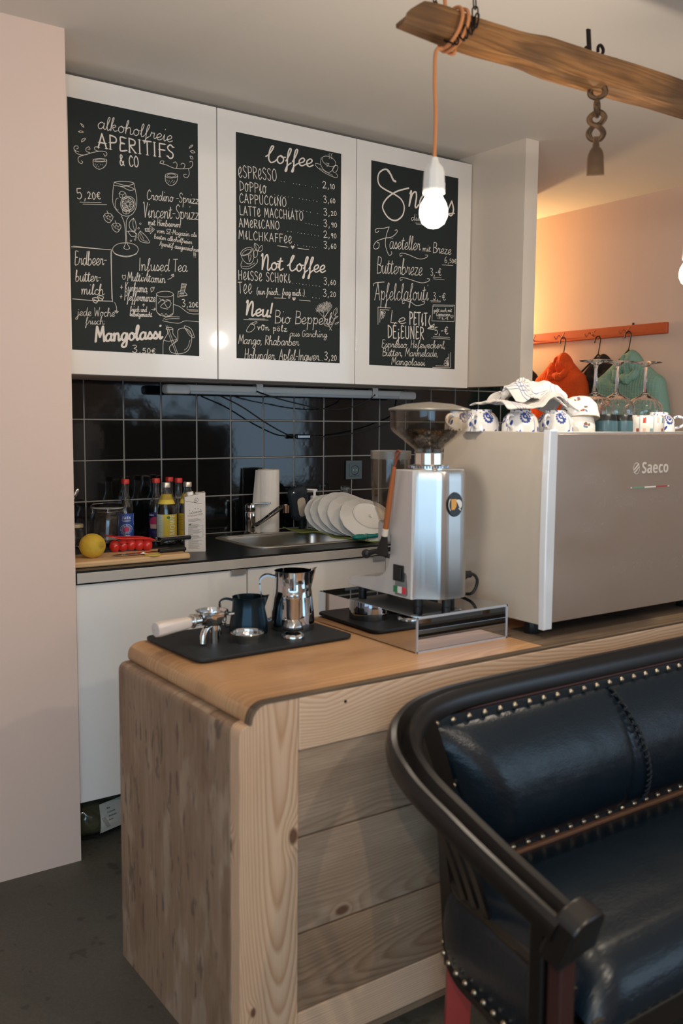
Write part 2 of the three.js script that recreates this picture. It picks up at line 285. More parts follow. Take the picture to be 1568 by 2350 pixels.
// back wall of the niche, tiled between worktop and cabinets
const wallBack = new THREE.Group(); wallBack.name = 'wall_back'; wallBack.userData.kind = 'structure'; scene.add(wallBack);
part('plaster', slab(-0.265, 2.3, 0, H, -0.12, -0.008), M.partition, wallBack);
part('grout', slab(-0.265, 2.3, 0.9, 1.68, -0.008, -0.0015), M.grout, wallBack);
{
  const S = 0.153, full = new RoundedBoxGeometry(S - 0.0045, S - 0.0045, 0.012, 3, 0.0022); boxUV(full);
  for (let i = -2; i < 15; i++) for (let j = -3; j < 2; j++) {
    const x0 = Math.max(i * S, -0.265), y0 = 1.3723 + j * S; let g = full; const cut = x0 > i * S + 1e-6, w = (i + 1) * S - x0;
    if (cut) g = plain(box(w - 0.0045, S - 0.0045, 0.012, 0, 0, 0, 0.0022));
    const m = part('tile', g, M.tile, wallBack); m.position.set(x0 + w / 2, y0 + S / 2, -0.006 + rr(-0.0003, 0.0003)); m.rotation.set(rr(-0.002, 0.002), rr(-0.002, 0.002), 0);
  }
}
// ───────────────────────── hand lettering for the chalkboards ─────────────────────────
// single-stroke letters: strokes parted by ';', points 'x,y' on a 50-high x-height, a doubled point is a corner
const GLYPH = {
  a: [50, '38,44 22,50 6,28 10,4 24,2 38,24 40,48 40,48 38,10 46,2 54,10'], b: [44, '4,20 16,88 10,98 6,60 6,6 22,0 38,20 26,46 8,34'], c: [40, '36,42 22,50 6,28 12,4 26,0 42,12'],
  d: [52, '38,42 22,50 6,28 12,2 26,4 40,40 46,98 46,98 40,30 44,2 54,8'], e: [40, '4,14 26,24 34,40 24,50 8,34 8,10 22,0 40,12'], f: [34, '6,20 22,60 30,94 22,98 14,60 12,-34 4,-42 14,-10 32,10'],
  g: [48, '38,42 22,50 6,28 12,4 26,6 40,46 40,46 36,-30 20,-46 8,-34 24,-8 50,12'], h: [48, '4,20 18,90 12,98 6,50 6,0 6,0 10,34 26,50 34,36 34,8 40,0 50,10'], i: [26, '4,16 13,48 13,48 12,8 18,0 28,12;16,70 17,73'],
  j: [26, '14,48 14,48 10,-30 -2,-44 -10,-30 26,10;16,70 17,73'], k: [44, '4,20 18,92 12,98 6,50 6,0 6,0 8,30 26,48 32,36 14,24 14,24 28,2 44,10'], l: [26, '4,16 20,80 16,98 8,70 10,8 18,0 28,12'],
  m: [64, '4,40 8,48 8,0 8,0 14,38 24,50 29,36 29,0 29,0 34,38 46,50 51,34 51,6 57,0 66,12'], n: [48, '4,40 8,48 8,0 8,0 14,38 28,50 35,34 35,6 41,0 50,12'], o: [44, '24,50 8,36 8,10 22,0 36,16 34,40 22,50 30,40 46,42'],
  p: [44, '6,44 12,48 8,-44 8,-44 12,30 28,50 40,30 30,4 12,10'], r: [40, '4,14 12,50 12,50 16,42 30,46 30,46 28,14 34,2 42,12'], s: [36, '2,10 18,50 18,50 32,24 26,2 8,6 8,6 38,12'], t: [32, '4,16 16,80 12,40 12,8 20,0 34,12;0,58 28,62'],
  u: [48, '4,40 8,48 8,16 16,0 30,12 38,48 38,48 36,8 44,0 52,12'], v: [42, '4,46 12,44 20,0 20,0 34,46 44,44'], w: [56, '4,46 8,20 16,0 27,34 27,34 31,4 41,2 51,40 59,44'], z: [42, '6,48 34,48 34,48 6,2 6,2 34,2 44,10'], x: [40, '4,48 36,0;36,48 4,0'], q: [46, '38,42 22,50 6,28 12,4 26,6 40,46 40,46 38,-44'], y: [44, '4,46 14,10 34,44 34,44 24,-40 8,-40'],
  ä: [50, '38,44 22,50 6,30 10,4 24,2 38,24 40,48 40,48 38,10 46,2 54,10;14,68 15,71;32,70 33,73'], ö: [44, '24,50 8,36 8,10 22,0 36,16 34,40 22,50;12,68 13,71;30,69 31,72'],
  A: [50, '2,0 24,100 24,100 46,0;9,36 40,36'], B: [48, '8,-2 8,100 8,100 36,92 34,58 10,52 10,52 44,40 40,6 8,0'], C: [46, '42,82 26,100 6,60 10,12 28,0 44,16'], D: [46, '8,0 8,100 8,100 40,76 42,24 8,0'], E: [42, '38,96 12,98 12,54 12,54 32,54 12,54 8,6 20,0 40,8'], É: [42, '38,98 8,98 8,98 8,0 8,0 40,0;8,52 34,52;18,110 34,124'],
  F: [40, '38,98 8,98 8,98 8,0;8,54 34,54'], G: [48, '42,84 26,100 6,60 10,10 30,0 42,30 42,44 42,44 26,44'], H: [50, '8,100 8,0;42,100 42,0;8,50 42,52'], I: [22, '10,100 10,0'], J: [40, '30,100 30,10 16,-4 4,10'], K: [46, '8,100 8,0;40,100 10,48 10,48 42,0'], L: [40, '8,100 8,0 8,0 38,0'], M: [60, '4,0 12,100 12,100 30,30 30,30 48,100 48,100 56,0'],
  N: [50, '6,0 8,100 8,100 42,0 42,0 44,100'], O: [50, '26,100 6,70 8,14 26,0 46,30 42,84 24,100'], P: [44, '8,0 8,100 8,100 38,88 38,56 8,46'], R: [46, '8,0 8,100 8,100 38,88 36,58 10,50 10,50 42,0'], S: [42, '38,86 22,100 6,80 14,58 34,40 34,12 18,0 4,14'], T: [44, '2,98 42,100;22,98 22,0'], U: [48, '8,100 8,20 24,0 40,20 42,100'], V: [46, '2,98 10,100 22,0 22,0 42,104'], W: [64, '4,100 16,0 16,0 32,70 32,70 46,0 46,0 60,104'], Z: [44, '6,98 40,98 40,98 6,0 6,0 42,2'],
  0: [42, '22,84 6,60 8,12 20,0 36,24 34,66 20,84'], 1: [22, '4,64 14,84 14,84 14,0'], 2: [42, '6,66 20,84 34,66 26,36 4,0 4,0 40,4'], 3: [40, '6,78 24,84 34,66 16,46 16,46 36,28 24,0 4,8'], 5: [42, '36,84 10,82 10,82 8,48 28,52 36,24 20,0 4,8'], 6: [42, '30,84 10,52 8,12 22,0 36,18 28,40 10,30'], 9: [42, '36,72 22,84 8,64 20,46 34,60 36,78 30,0'],
  ',': [18, '10,6 4,-14'], '.': [16, '7,1 9,3'], '-': [34, '6,36 28,37'], '!': [20, '12,100 9,28;8,2 9,4'], ':': [18, '9,40 9,43;8,4 8,7'], '(': [24, '20,104 6,60 8,14 22,-14'], ')': [24, '4,104 18,60 16,14 2,-14'], '+': [40, '4,40 36,41;20,60 20,20'], '&': [56, '50,2 16,70 24,98 36,80 10,34 18,0 40,14 48,40'], '€': [46, '42,72 28,84 12,56 14,16 28,0 42,12;2,52 32,52;2,34 30,34'], ' ': [30, ''], '>': [26, '6,60 26,38 26,38 6,16'],
};
const BOARD = { w: 452, h: 785, k: 2, ctx: [] };
function spline(ctx, pts) {      // smooth pen line through the points
  ctx.beginPath(); ctx.moveTo(pts[0][0], pts[0][1]);
  for (let i = 0; i < pts.length - 1; i++) {
    const p1 = pts[i], p2 = pts[i + 1]; if (p1[0] === p2[0] && p1[1] === p2[1]) continue;
    const same = (a, b) => a[0] === b[0] && a[1] === b[1];
    let p0 = pts[i - 1] ?? p1, p3 = pts[i + 2] ?? p2; if (same(p0, p1)) p0 = p1; if (same(p3, p2)) p3 = p2;
    ctx.bezierCurveTo(p1[0] + (p2[0] - p0[0]) / 6, p1[1] + (p2[1] - p0[1]) / 6, p2[0] - (p3[0] - p1[0]) / 6, p2[1] - (p3[1] - p1[1]) / 6, p2[0], p2[1]);
  }
  ctx.stroke();
}
const parse = (s) => s.split(';').filter(Boolean).map((k) => k.trim().split(' ').map((q) => q.split(',').map(Number)));
const BRUSH = { C: [52, '0,34 12,46 26,70 36,98 28,102 18,74 14,24 26,0 44,8 54,20'], N: [62, '4,88 10,98 12,0 12,0 22,66 36,98 44,70 44,8 52,-4 62,12'] };      // looped brush capitals
function letter(text, x0, y0, x1, y1, h, w, style, ctx) {
  const serif = style === 'S', brush = style === 'b', caps = style === 'c' || serif; let total = 0;
  const gap = brush ? 0 : caps ? 9 : 0; const cents = caps && /^\d,\d\d/.test(text), glyph = (ch) => (brush && BRUSH[ch]) || GLYPH[ch] || GLYPH.o, small = (i) => (cents && i > 1 ? 0.66 : 1);
  [...text].forEach((ch, i) => (total += (glyph(ch)[0] + gap) * small(i)));
  const len = Math.hypot(x1 - x0, y1 - y0), sx = len / total, sy = h / 100, ang = Math.atan2(y1 - y0, x1 - x0), slant = caps ? 0 : 0.12;
  let at = 0; ctx.save(); ctx.translate(x0, y0); ctx.rotate(ang);
  for (const [i, ch] of [...text].entries()) {
    const [adv, s] = glyph(ch), k = small(i), tall = caps && 'eoi'.includes(ch) ? 1.75 : 1, jig = caps && !serif ? rr(-2, 2) : 0;
    for (const st of parse(s)) {
      const p = st.map(([gx, gy]) => [(at + gx * k) * sx + gy * sy * slant, -(k * gy * (ch === 'i' && gy > 60 ? 1.25 : tall) + jig) * sy]);
      ctx.lineWidth = w; spline(ctx, p);
      if (brush) { ctx.lineWidth = w * 0.9; spline(ctx, p.map(([a, b]) => [a + w * 0.42, b - w * 0.1])); }
      if (serif) for (const q of [p[0], p[p.length - 1]]) { ctx.lineWidth = w * 0.45; spline(ctx, [[q[0] - 4.6, q[1]], [q[0] + 4.6, q[1]]]); }
    }
    at += (adv + gap) * k;
  }
  ctx.restore();
}
function T_(k, text, x0, y0, x1, y1, h, w, style) { BOARD.ctx.push([k, (c) => letter(text, x0, y0, x1, y1, h, w * 0.98, style, c)]); }
function S_(k, s, w) { BOARD.ctx.push([k, (c) => { c.lineWidth = w * 0.95; spline(c, parse(s)[0]); }]); }
function boardTexture(n) {
  return canvasTex(BOARD.w * BOARD.k, BOARD.h * BOARD.k, (c, w, h) => {
    c.fillStyle = '#161f1e'; c.fillRect(0, 0, w, h);
    for (let i = 0; i < 2200; i++) { c.fillStyle = 'rgba(120,135,130,' + (0.02 + 0.04 * rnd()) + ')'; c.fillRect(rnd() * w, rnd() * h, 1 + 3 * rnd(), 1 + 2 * rnd()); }
    c.scale(BOARD.k, BOARD.k); c.strokeStyle = '#e3d8cc'; c.lineCap = c.lineJoin = 'round'; c.beginPath(); c.rect(0, 0, BOARD.w, BOARD.h); c.clip();
    for (const [k, draw] of BOARD.ctx) if (k === n) draw(c);
  });
}
{
  T_(1, 'alkoholfreie', 95, 79, 357, 78, 42, 2.6, 's');
  T_(1, 'APERITIFS', 97, 138, 369, 131, 44, 4.6, 'S');
  T_(1, '& CO', 169, 183, 239, 178, 34, 3.4, 'c');
  S_(1, '41,74 49,78 52,84 46,81 41,74', 1.8);
  S_(1, '34,101 41,97 50,99 42,102 34,101', 1.8);
  S_(1, '43,131 46,122 56,117 52,125 43,131', 1.8);
  S_(1, '419,87 425,77 433,74 428,81 419,87', 1.8);
  S_(1, '423,96 432,92 441,96 432,100 423,96', 1.8);
  S_(1, '422,112 430,112 433,120 425,119 422,112', 1.8);
  S_(1, '34,163 24,161 18,155 22,147 31,146 32,152 26,155', 1.8);
  S_(1, '18,155 26,168 49,170 80,157 104,149 122,148 127,155 120,162 116,155', 1.8);
  S_(1, '49,171 33,179 32,192 41,198 46,192 41,189', 1.8);
  S_(1, '70,159 59,157 58,148 67,142 71,148 64,150', 1.8);
  S_(1, '100,150 88,148 86,140 96,137 99,142', 1.8);
  S_(1, '311,153 316,145 326,145 323,153 335,155 311,153', 1.8);
  S_(1, '335,155 361,161 391,159 423,151 432,138 429,128 420,132', 1.8);
  S_(1, '372,159 374,147 368,140 359,145', 1.8);
  S_(1, '398,158 403,144 394,140 388,145', 1.8);
  S_(1, '416,156 419,171 411,185 400,184 399,176 408,175', 1.8);
  S_(1, '126,173 123,177 114,180 103,182 91,184 83,183 80,181 83,178 91,175 103,172 114,171 123,171 126,173', 1.8);
  S_(1, '80,181 82,197 98,206 114,199 124,186 126,173', 1.8);
  S_(1, '119,175 117,177 111,179 103,180 95,181 89,181 87,180 89,178 95,176 103,174 111,173 117,173 119,175', 1.3);
  S_(1, '87,192 88,192', 2.0);
  S_(1, '91,197 92,198', 2.0);
  S_(1, '94,193 95,193', 2.0);
  S_(1, '98,198 99,199', 2.0);
  S_(1, '102,194 102,194', 2.0);
  S_(1, '105,189 106,190', 2.0);
  S_(1, '109,195 109,195', 2.0);
  S_(1, '112,190 113,191', 2.0);
  S_(1, '116,196 117,197', 2.0);
  S_(1, '376,184 373,188 364,192 353,195 341,196 333,194 330,191 333,186 341,182 353,179 364,179 373,180 376,184', 1.8);
  S_(1, '330,191 332,210 348,220 366,212 374,199 376,184', 1.8);
  S_(1, '369,185 367,187 361,190 353,192 345,192 339,192 337,190 339,187 345,184 353,182 361,182 367,183 369,185', 1.3);
  S_(1, '336,204 337,205', 2.0);
  S_(1, '340,210 341,211', 2.0);
  S_(1, '344,206 345,206', 2.0);
  S_(1, '348,212 349,212', 2.0);
  S_(1, '352,207 353,207', 2.0);
  S_(1, '356,202 356,203', 2.0);
  S_(1, '359,208 360,209', 2.0);
  S_(1, '363,203 364,204', 2.0);
  S_(1, '367,209 368,210', 2.0);
  T_(1, '5,20€', 25, 309, 107, 299, 39, 2.6, 'c');
  S_(1, '34,318 105,310', 1.8);
  S_(1, '44,323 123,314', 1.8);
  S_(1, '150,239 171,233 203,230 218,233 195,243 166,242 150,239', 1.8);
  S_(1, '150,239 145,270 145,307 161,331 185,342 210,333 225,308 227,277 218,233', 1.8);
  S_(1, '149,250 174,249 201,257 219,251 195,245 172,250', 1.8);
  S_(1, '222,299 218,312 209,322 196,327 183,326 174,318 171,306 174,293 184,282 197,277 209,278 219,286 222,299', 1.8);
  S_(1, '217,299 214,310 206,318 196,323 186,321 178,315 176,305 178,294 186,286 196,281 207,283 214,289 217,299', 1.8);
  S_(1, '201,301 214,303 211,310 201,301', 1.6);
  S_(1, '200,305 206,315 200,319 200,305', 1.6);
  S_(1, '196,307 192,320 186,318 196,307', 1.6);
  S_(1, '193,306 181,314 178,308 193,306', 1.6);
  S_(1, '191,303 179,301 181,295 191,303', 1.6);
  S_(1, '193,299 186,289 193,285 193,299', 1.6);
  S_(1, '196,297 200,284 206,286 196,297', 1.6);
  S_(1, '200,298 212,290 214,296 200,298', 1.6);
  S_(1, '166,272 175,264 188,268 189,279 178,286 168,282 166,272', 1.6);
  S_(1, '166,272 178,275 188,268', 1.4);
  S_(1, '178,275 178,286', 1.4);
  S_(1, '177,322 187,314 200,318 201,329 189,335 179,332 177,322', 1.6);
  S_(1, '177,322 190,325 200,318', 1.4);
  S_(1, '190,325 189,335', 1.4);
  S_(1, '163,325 160,326 157,325 155,322 154,318 153,313 152,308 153,303 154,297 156,293 158,290 161,288 163,288', 1.5);
  S_(1, '173,343 182,363 186,397 186,427 179,445', 1.8);
  S_(1, '200,340 190,358 189,396 191,427 200,443 188,449 179,445', 1.8);
  S_(1, '231,444 225,456 208,466 185,471 163,470 146,464 141,454 147,443 163,433 186,428 209,428 225,434 231,444', 1.8);
  S_(1, '143,461 155,470 191,473 225,459', 1.8);
  T_(1, 'Crodino -Sprizz', 262, 278, 455, 267, 32, 2.2, 's');
  T_(1, 'Vincent-Sprizz', 248, 338, 455, 320, 47, 2.2, 's');
  T_(1, 'mit Himbeeren', 266, 360, 383, 354, 20, 2.0, 's');
  T_(1, 'vom SZ-Magazin als', 296, 382, 445, 379, 16, 1.7, 's');
  T_(1, 'bester alkoholfreier', 287, 402, 427, 405, 16, 1.7, 's');
  T_(1, 'Aperitif ausgezeichnet', 306, 424, 454, 429, 17, 1.7, 's');
  T_(1, '!!!', 432, 448, 443, 448, 16, 1.8, 'c');
  S_(1, '255,373 255,373 256,382 256,382 272,381 272,381 274,388 274,388 289,372 289,372 273,362 273,362 272,370 272,370 255,373 255,373', 1.6);
  S_(1, '257,373 260,382', 1.8);
  S_(1, '262,372 265,381', 1.8);
  S_(1, '266,372 270,381', 1.8);
  S_(1, '271,371 274,380', 1.8);
  S_(1, '276,370 279,380', 1.8);
  S_(1, '281,370 284,379', 1.8);
  S_(1, '112,351 120,342 136,341 144,351 136,366 128,370 117,364 112,351', 1.8);
  S_(1, '116,347 123,353 128,346 134,353 140,344', 1.5);
  S_(1, '128,343 124,333', 1.8);
  S_(1, '120,356 121,357', 1.8);
  S_(1, '125,358 126,359', 1.8);
  S_(1, '131,360 131,361', 1.8);
  S_(1, '136,361 137,363', 1.8);
  S_(1, '125,356 126,357', 1.8);
  S_(1, '130,358 131,359', 1.8);
  S_(1, '135,360 136,361', 1.8);
  S_(1, '139,378 147,370 164,369 171,378 163,393 155,397 144,391 139,378', 1.8);
  S_(1, '142,374 150,381 155,374 161,381 167,371', 1.5);
  S_(1, '155,371 151,361', 1.8);
  S_(1, '147,383 148,384', 1.8);
  S_(1, '152,385 153,386', 1.8);
  S_(1, '158,387 158,388', 1.8);
  S_(1, '163,389 164,390', 1.8);
  S_(1, '152,383 153,384', 1.8);
  S_(1, '157,385 158,386', 1.8);
  S_(1, '162,387 163,388', 1.8);
  S_(1, '215,345 201,360 202,379 218,387 224,373 221,354 215,345', 1.8);
  S_(1, '215,345 213,367 222,396', 1.5);
  S_(1, '194,390 209,388 226,396 209,405 194,390', 1.8);
  S_(1, '238,383 231,399 238,417 270,418 259,399 238,383', 1.8);
  S_(1, '239,388 237,402 247,413 263,414', 1.4);
  S_(1, '241,392 251,410', 1.4);
  S_(1, '242,359 241,361 240,362 239,362 237,362 236,361 236,360 236,359 237,357 239,357 240,357 241,358 242,359', 1.3);
  S_(1, '235,375 235,377 234,378 232,378 231,378 230,377 229,376 230,375 231,374 232,373 234,373 235,374 235,375', 1.3);
  S_(1, '227,405 226,407 225,408 224,408 222,408 221,407 221,406 221,405 222,403 224,403 225,403 226,404 227,405', 1.3);
  S_(1, '222,413 222,415 221,416 219,416 218,416 217,415 216,414 217,413 218,412 219,411 221,411 222,412 222,413', 1.3);
  S_(1, '208,419 207,420 206,421 205,422 203,422 202,421 202,420 202,418 203,417 205,417 206,417 207,418 208,419', 1.3);
  S_(1, '4,461 47,459 137,456', 2.2);
  S_(1, '9,458 98,457', 1.6);
  S_(1, '137,456 136,543 138,623', 2.2);
  S_(1, '134,461 135,543 135,614', 1.4);
  S_(1, '4,624 75,624 138,621', 2.2);
  T_(1, 'Erdbeer-', 12, 517, 121, 507, 44, 2.4, 's');
  T_(1, 'butter-', 14, 568, 100, 562, 36, 2.4, 's');
  T_(1, 'milch', 32, 607, 109, 603, 34, 2.4, 's');
  S_(1, '70,617 81,614 90,618 85,629 80,631 73,627 70,617', 2.6);
  S_(1, '75,621 85,625', 3.0);
  S_(1, '87,609 98,606 107,610 102,621 97,623 90,619 87,609', 2.6);
  S_(1, '92,613 102,617', 3.0);
  T_(1, 'jede Woche', 17, 676, 145, 670, 27, 1.9, 's');
  T_(1, 'frisch:', 44, 702, 112, 698, 24, 1.6, 's');
  S_(1, '145,624 151,638 151,655', 1.8);
  S_(1, '145,652 151,658 157,652 145,652', 2.4);
  T_(1, 'Infused Tea', 230, 513, 408, 500, 41, 2.3, 's');
  S_(1, '335,532 348,527 356,515', 1.8);
  S_(1, '348,517 357,513 357,521 348,517', 2.0);
  S_(1, '178,548 173,540 174,533 179,535 184,532 184,541 178,548', 1.7);
  T_(1, 'Multivitamin', 190, 550, 326, 545, 29, 2.2, 's');
  T_(1, '+ Kurkuma', 164, 585, 260, 582, 29, 2.2, 's');
  S_(1, '275,580 273,568 278,563 281,567 286,562 283,572 275,580', 1.8);
  T_(1, '+ Pfefferminze', 162, 615, 289, 611, 29, 2.2, 's');
  S_(1, '246,630 247,622', 1.8);
  S_(1, '243,626 247,621 250,625', 1.8);
  T_(1, 'frisch und', 198, 650, 258, 647, 18, 1.9, 's');
  T_(1, 'selbstgemacht', 197, 665, 276, 662, 16, 1.9, 's');
  S_(1, '275,638 288,635', 1.8);
  S_(1, '284,632 289,635 284,640', 1.8);
  S_(1, '356,580 352,585 341,590 325,592 309,592 298,590 294,585 298,580 309,576 325,573 341,573 352,576 356,580', 1.8);
  S_(1, '294,585 292,623 295,645 321,657 351,650 355,622 356,580', 1.8);
  S_(1, '304,598 317,605 334,600 345,603', 1.5);
  S_(1, '299,615 317,601 325,617 336,628 347,611 334,604 308,626 334,632', 1.8);
  S_(1, '295,646 307,656 312,647 321,657 327,647 336,654 354,644', 1.5);
  S_(1, '356,615 378,620 414,640 452,640', 1.8);
  S_(1, '315,671 325,674 373,677 400,667 452,667', 1.8);
  S_(1, '318,667 334,658 378,655', 1.6);
  S_(1, '325,668 347,663 378,661', 1.6);
  S_(1, '387,542 387,542 405,542 405,542 397,567 397,567 408,579 408,579 372,589 372,589 374,569 374,569 383,568 383,568 387,542 387,542', 1.8);
  S_(1, '388,544 402,546', 1.8);
  S_(1, '386,550 401,550', 1.8);
  S_(1, '385,555 400,555', 1.8);
  S_(1, '384,560 399,560', 1.8);
  S_(1, '382,566 398,565', 1.8);
  S_(1, '381,571 397,570', 1.8);
  S_(1, '379,576 396,575', 1.8);
  S_(1, '378,582 395,580', 1.8);
  T_(1, '3,20€', 387, 620, 451, 617, 30, 2.4, 'c');
  S_(1, '407,628 448,627', 1.8);
  S_(1, '414,632 448,631', 1.8);
  T_(1, 'Mangolassi', 75, 756, 311, 733, 48, 6.0, 'b');
  T_(1, '3,50€', 203, 784, 291, 784, 29, 2.4, 'c');
  S_(1, '203,792 302,790', 1.8);
  S_(1, '328,690 333,712 322,732 316,749 315,797', 1.8);
  S_(1, '353,698 353,714 366,730 359,742', 1.8);
  S_(1, '353,696 351,699 346,700 340,701 333,701 328,700 327,698 328,696 333,694 340,693 346,693 351,695 353,696', 1.6);
  S_(1, '317,737 337,740 366,732', 1.6);
  S_(1, '327,688 346,739 370,794', 1.6);
  S_(1, '333,688 353,739 376,794', 1.6);
  S_(1, '371,717 373,699 395,692 418,703 423,731 410,766 381,780 346,777 340,759 359,744 370,734 371,717', 2.0);
  S_(1, '396,692 398,684 422,694 433,722 415,715 398,692', 1.8);
  S_(1, '398,692 427,716', 1.3);
  S_(1, '417,731 408,756 395,767', 1.5);
  T_(2, 'Coffee', 120, 83, 323, 69, 56, 4.6, 'b');
  S_(2, '426,45 417,51 403,54 386,52 373,45 365,37 366,28 374,22 389,19 405,21 419,27 426,36 426,45', 1.8);
  S_(2, '361,28 358,52 371,70 393,77 411,67 425,45', 1.8);
  S_(2, '435,61 431,67 425,72 419,73 415,70 413,64 415,57 420,51 426,47 432,46 436,49 437,54 435,61', 2.0);
  S_(2, '358,54 335,54 342,66 379,82 423,91 437,85 428,75', 1.8);
  S_(2, '384,53 382,46 387,44 391,47 396,44 393,51 386,58', 1.5);
  S_(2, '396,27 400,18 395,13 402,6', 1.5);
  S_(2, '405,27 410,18 405,13 412,4', 1.5);
  S_(2, '352,67 379,76 413,85', 1.4);
  T_(2, 'eSPReSSO', 9, 154, 171, 142, 42, 2.6, 'c');
  S_(2, '185,141 186,142', 2.4);
  S_(2, '198,141 199,141', 2.4);
  S_(2, '212,141 212,141', 2.4);
  S_(2, '225,141 225,141', 2.4);
  S_(2, '238,141 239,141', 2.4);
  S_(2, '251,141 252,141', 2.4);
  S_(2, '264,141 265,141', 2.4);
  S_(2, '278,141 278,141', 2.4);
  S_(2, '291,141 292,141', 2.4);
  S_(2, '305,141 305,141', 2.4);
  S_(2, '318,141 319,141', 2.4);
  S_(2, '332,141 332,141', 2.4);
  S_(2, '345,141 346,141', 2.4);
  T_(2, '2,10', 367, 138, 427, 133, 30, 2.6, 'c');
  T_(2, 'DoPPio', 13, 198, 127, 194, 33, 2.6, 'c');
  S_(2, '144,193 144,193', 2.4);
  S_(2, '158,193 159,193', 2.4);
  S_(2, '173,192 174,193', 2.4);
  S_(2, '188,192 189,193', 2.4);
  S_(2, '203,192 204,192', 2.4);
  S_(2, '218,192 219,192', 2.4);
  S_(2, '233,192 234,192', 2.4);
  S_(2, '249,192 249,192', 2.4);
  S_(2, '264,191 265,192', 2.4);
  S_(2, '279,191 280,191', 2.4);
  S_(2, '295,191 296,191', 2.4);
  S_(2, '310,191 311,191', 2.4);
  S_(2, '326,191 327,191', 2.4);
  S_(2, '342,190 342,191', 2.4);
  T_(2, '3,60', 372, 191, 429, 185, 30, 2.6, 'c');
  T_(2, 'CAPPUCCiNO', 13, 240, 212, 227, 32, 2.6, 'c');
  S_(2, '218,232 219,232', 2.4);
  S_(2, '234,232 234,233', 2.4);
  S_(2, '249,233 250,233', 2.4);
  S_(2, '265,233 266,233', 2.4);
  S_(2, '281,233 282,233', 2.4);
  S_(2, '297,233 298,233', 2.4);
  S_(2, '313,233 314,234', 2.4);
  S_(2, '330,234 330,234', 2.4);
  S_(2, '346,234 347,234', 2.4);
  T_(2, '3,20', 373, 237, 436, 231, 30, 2.6, 'c');
  T_(2, 'LATTe MACCHiATO', 13, 282, 285, 267, 32, 2.6, 'c');
  S_(2, '294,276 295,277', 2.4);
  S_(2, '307,277 308,277', 2.4);
  S_(2, '320,277 321,277', 2.4);
  S_(2, '333,277 334,278', 2.4);
  S_(2, '346,278 347,278', 2.4);
  T_(2, '3,90', 373, 279, 438, 274, 30, 2.6, 'c');
  T_(2, 'AMeRiCANO', 11, 324, 182, 313, 30, 2.6, 'c');
  S_(2, '200,315 200,315', 2.4);
  S_(2, '214,315 215,315', 2.4);
  S_(2, '229,315 230,315', 2.4);
  S_(2, '244,315 244,315', 2.4);
  S_(2, '258,315 259,315', 2.4);
  S_(2, '273,315 274,315', 2.4);
  S_(2, '288,315 289,315', 2.4);
  S_(2, '303,315 304,315', 2.4);
  S_(2, '318,315 319,316', 2.4);
  S_(2, '334,315 334,316', 2.4);
  S_(2, '349,315 350,316', 2.4);
  T_(2, '2,90', 373, 319, 436, 314, 30, 2.6, 'c');
  T_(2, 'MiLCHKAFFee', 9, 365, 236, 356, 30, 2.6, 'c');
  S_(2, '244,359 245,360', 2.4);
  S_(2, '257,359 258,360', 2.4);
  S_(2, '271,360 271,360', 2.4);
  S_(2, '284,360 285,360', 2.4);
  S_(2, '297,360 298,360', 2.4);
  S_(2, '311,360 312,360', 2.4);
  S_(2, '324,360 325,360', 2.4);
  S_(2, '338,360 339,360', 2.4);
  S_(2, '352,360 352,360', 2.4);
  T_(2, '3,60', 374, 358, 436, 353, 31, 2.6, 'c');
  S_(2, '170,372 216,372', 2.0);
  S_(2, '258,371 307,371', 2.0);
  S_(2, '236,376 229,369 231,365 236,367 241,364 243,368 236,376', 1.6);
  S_(2, '232,368 236,372 240,367', 3.4);
  S_(2, '64,393 64,400 58,408 47,416 35,421 24,423 18,420 18,414 24,405 35,397 47,392 58,390 64,393', 1.8);
  S_(2, '60,398 59,402 54,408 46,414 36,418 28,420 24,419 25,415 30,409 38,403 48,399 55,397 60,398', 1.5);
  S_(2, '17,413 24,433 42,448 62,444 72,420 68,392', 1.8);
  S_(2, '87,411 84,418 80,422 75,424 71,422 69,417 69,410 72,403 77,398 81,397 85,399 87,404 87,411', 1.8);
  S_(2, '24,440 18,456 26,467 55,464 84,442 86,428', 1.8);
  S_(2, '22,459 46,459 75,443', 1.4);
  S_(2, '49,419 53,441 60,418 49,419', 1.8);
  S_(2, '75,373 73,386 86,400 93,388 88,379 75,373', 1.8);
  S_(2, '75,373 87,402', 1.3);
  S_(2, '105,377 93,390 93,401 106,394 105,377', 1.8);
  T_(2, 'Not Coffee', 97, 463, 381, 448, 54, 4.6, 'b');
  T_(2, 'HeiSSe SCHoKi', 7, 508, 229, 500, 33, 2.6, 'c');
  S_(2, '237,500 238,500', 2.4);
  S_(2, '252,500 253,500', 2.4);
  S_(2, '266,500 267,500', 2.4);
  S_(2, '281,500 282,501', 2.4);
  S_(2, '296,500 296,501', 2.4);
  S_(2, '310,500 311,501', 2.4);
  S_(2, '325,500 326,501', 2.4);
  S_(2, '340,501 341,501', 2.4);
  S_(2, '355,501 356,501', 2.4);
  T_(2, '3,60', 375, 492, 434, 489, 31, 2.6, 'c');
  T_(2, 'Tee', 7, 556, 67, 553, 39, 2.6, 'c');
  T_(2, '(nur frisch... frag mich :)', 82, 553, 289, 542, 24, 2.2, 's');
  S_(2, '295,544 295,545', 2.4);
  S_(2, '310,545 310,545', 2.4);
  S_(2, '325,545 326,545', 2.4);
  S_(2, '340,545 341,546', 2.4);
  S_(2, '355,546 356,546', 2.4);
  T_(2, '3,20', 372, 537, 435, 534, 33, 2.6, 'c');
  S_(2, '158,560 207,558', 2.2);
  S_(2, '242,563 235,556 238,552 242,554 247,551 249,556 242,563', 1.6);
  S_(2, '239,555 242,560 246,555', 3.4);
  S_(2, '266,559 315,559', 2.2);
  T_(2, 'Neu!', 32, 629, 146, 631, 50, 5.4, 'b');
  S_(2, '29,647 131,642', 1.8);
  S_(2, '50,642 118,639', 1.8);
